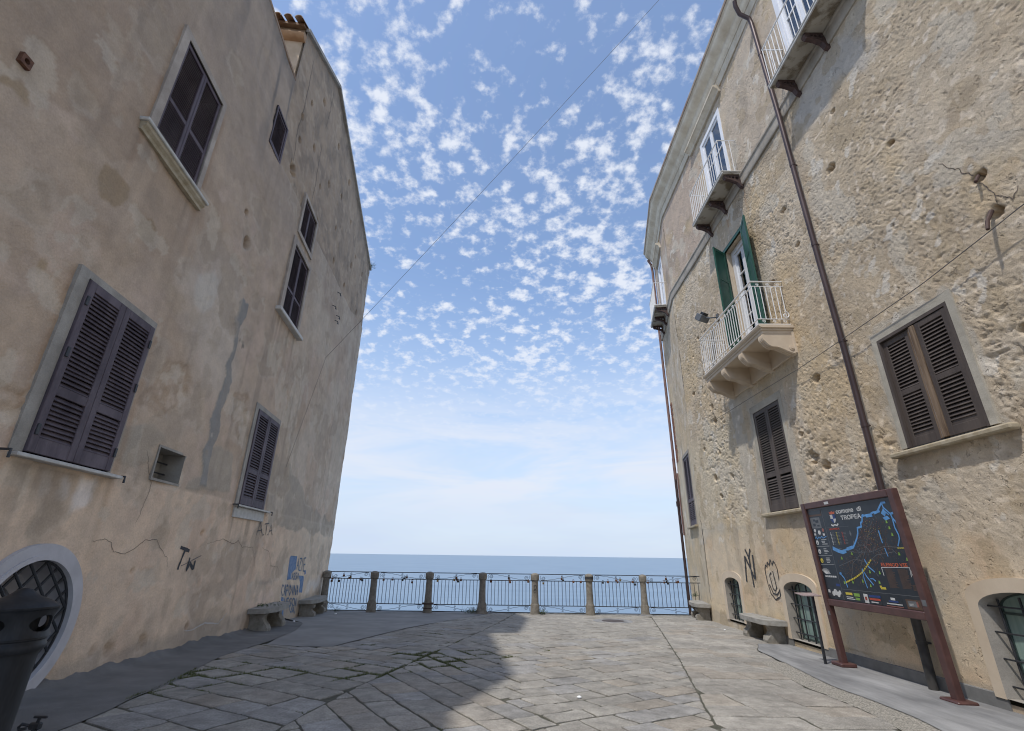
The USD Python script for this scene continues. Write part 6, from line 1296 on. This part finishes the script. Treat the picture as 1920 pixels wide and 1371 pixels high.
# cables
A = LW.pt(13.13, .05, 6.80); cam_o = np.array([0, 0, EYE])
def ray(x, y): return RT * (x - 960) + UPV * (685.5 - y) + FWD * F_PX
rd = ray(1237, 0); nR = RW.n; dirv = rd / np.linalg.norm(rd)
rd2 = ray(1392, -172); B = cam_o + rd2 * (((RW.o + RW.n * .05 - cam_o) @ RW.n) / (rd2 @ RW.n))
ts = np.linspace(0, 1, 40); pts = [A * (1 - t) + B * t - np.array([0, 0, .10 * 4 * t * (1 - t)]) for t in ts]
m = MB().tube(pts, .005, 6)
tag(put(None, 'overhead_cable', m.out(), 'cable_grey', True), 'single cable slung across the sky between the two houses', 'cable')
m = MB().tube([A, LW.pt(13.12, .045, 6.70), LW.pt(12.4, .04, 5.2), LW.pt(11.55, .04, 3.45)], .0035, 5)
tag(put(None, 'drop_wire', m.out(), 'cable_grey', True), 'thin wire running down the left wall from the cable anchor', 'wire')
sag = [(2.0, 5.32), (4.20, 5.21), (4.5, 5.18), (5.6, 5.09), (7.30, 5.06), (8.63, 5.05), (10.4, 5.10), (12.83, 5.15)]
m = MB().tube([RW.pt(u, .10, z) for u, z in np.array([LineString(sag).interpolate(t, True).coords[0] for t in np.linspace(0, 1, 50)])], .006, 6)
tag(put(None, 'wall_cable', m.out(), 'cable_grey', True), 'grey cable slung along the rough right wall under the ornate balcony', 'cable')
# manhole, litter, weeds
zc = float(zg(2.82, 14.5))
t_ = thing('manhole_cover', 'round rusty manhole cover near the railing', 'manhole cover', (2.82, 14.54, zc))
mc = MB().lathe([(0, .012), (.29, .012), (.30, .006), (.30, -.02)], n=36).out(); put(t_, 'cover', mc, 'manhole', world=False)
put(t_, 'frame', MB().lathe([(.302, -.01), (.302, .010), (.52, .007), (.54, -.01)], n=36).out(), 'concrete_pale', world=False)
for lab, x, y, s in (('crumpled scrap of white paper on the sunlit slabs', .77, 6.09, .05), ('white paper scrap on the ground between the left benches', -5.05, 12.7, .06), ('pale yellow scrap by the foot of the right wall', 5.2, 13.0, .05), ('white scrap lying near the railing on the concrete', -4.9, 15.2, .07)):
    s_ = trimesh.creation.icosphere(2, s * .5); v = s_.vertices * (1 + .5 * (meshkit.fbm(s_.vertices * 40, 3, int(abs(x) * 10))[:, None] - .5)) * [1, .8, .5]; z = float(zg(x, y))
    tag(put(None, 'paper_scrap', (v + [x, y, z + s * .2], s_.faces), 'paper'), lab, 'litter')
def weed(label, loc, n, h, spread, seed):
    r = np.random.default_rng(seed); t_ = thing('weed', label, 'weed', loc); m = MB()
    for _ in range(n):
        a = r.uniform(0, 2 * PI); e = r.uniform(.35, 1.3); L = h * r.uniform(.5, 1.0); p = np.array([r.normal(0, spread * .3), r.normal(0, spread * .3), 0]); dv = np.array([math.cos(a) * math.cos(e), math.sin(a) * math.cos(e), math.sin(e)])
        m.tube([p, p + dv * L * .6, p + dv * L - [0, 0, L * .1]], [.003, .002, .001], 3)
        for k in range(5):
            q = p + dv * L * (.35 + .65 * k / 4); b = r.uniform(0, 2 * PI); w = .018 * r.uniform(.6, 1.3); sd = np.array([math.cos(b), math.sin(b), r.uniform(-.2, .5)]) * w; up = np.cross(sd, dv) * .5
            m.add([q, q + sd + up, q + sd * 2, q + sd - up], [[0, 1, 2], [0, 2, 3]])
    put(t_, 'leaves', m.out(), 'leaf', world=False)
weed('grey green weed tuft left of the flared-foot post', (-1.13, 16.28, 0), 46, .24, .30, 1)
weed('small weed at the foot of the scribbled post', (1.02, 16.2, 0), 34, .20, .16, 2)
weed('dry weed sprouting under the first left railing panel', (-5.25, 16.3, 0), 14, .22, .12, 3)
wl = LW.pt(17.42, .02, 12.58); weed('weed growing on the left gable end high up', wl, 30, .26, .2, 4)
wl = LW.pt(11.5, .12, float(zg(-5, 11.4)) + .43); weed('dry moss and weed along the back of the left bench', wl, 30, .09, .5, 5)
wl = RFW.pt(17.7, .1, .5); weed('small weed at the railing end by the right drainpipe', wl, 22, .18, .15, 6)
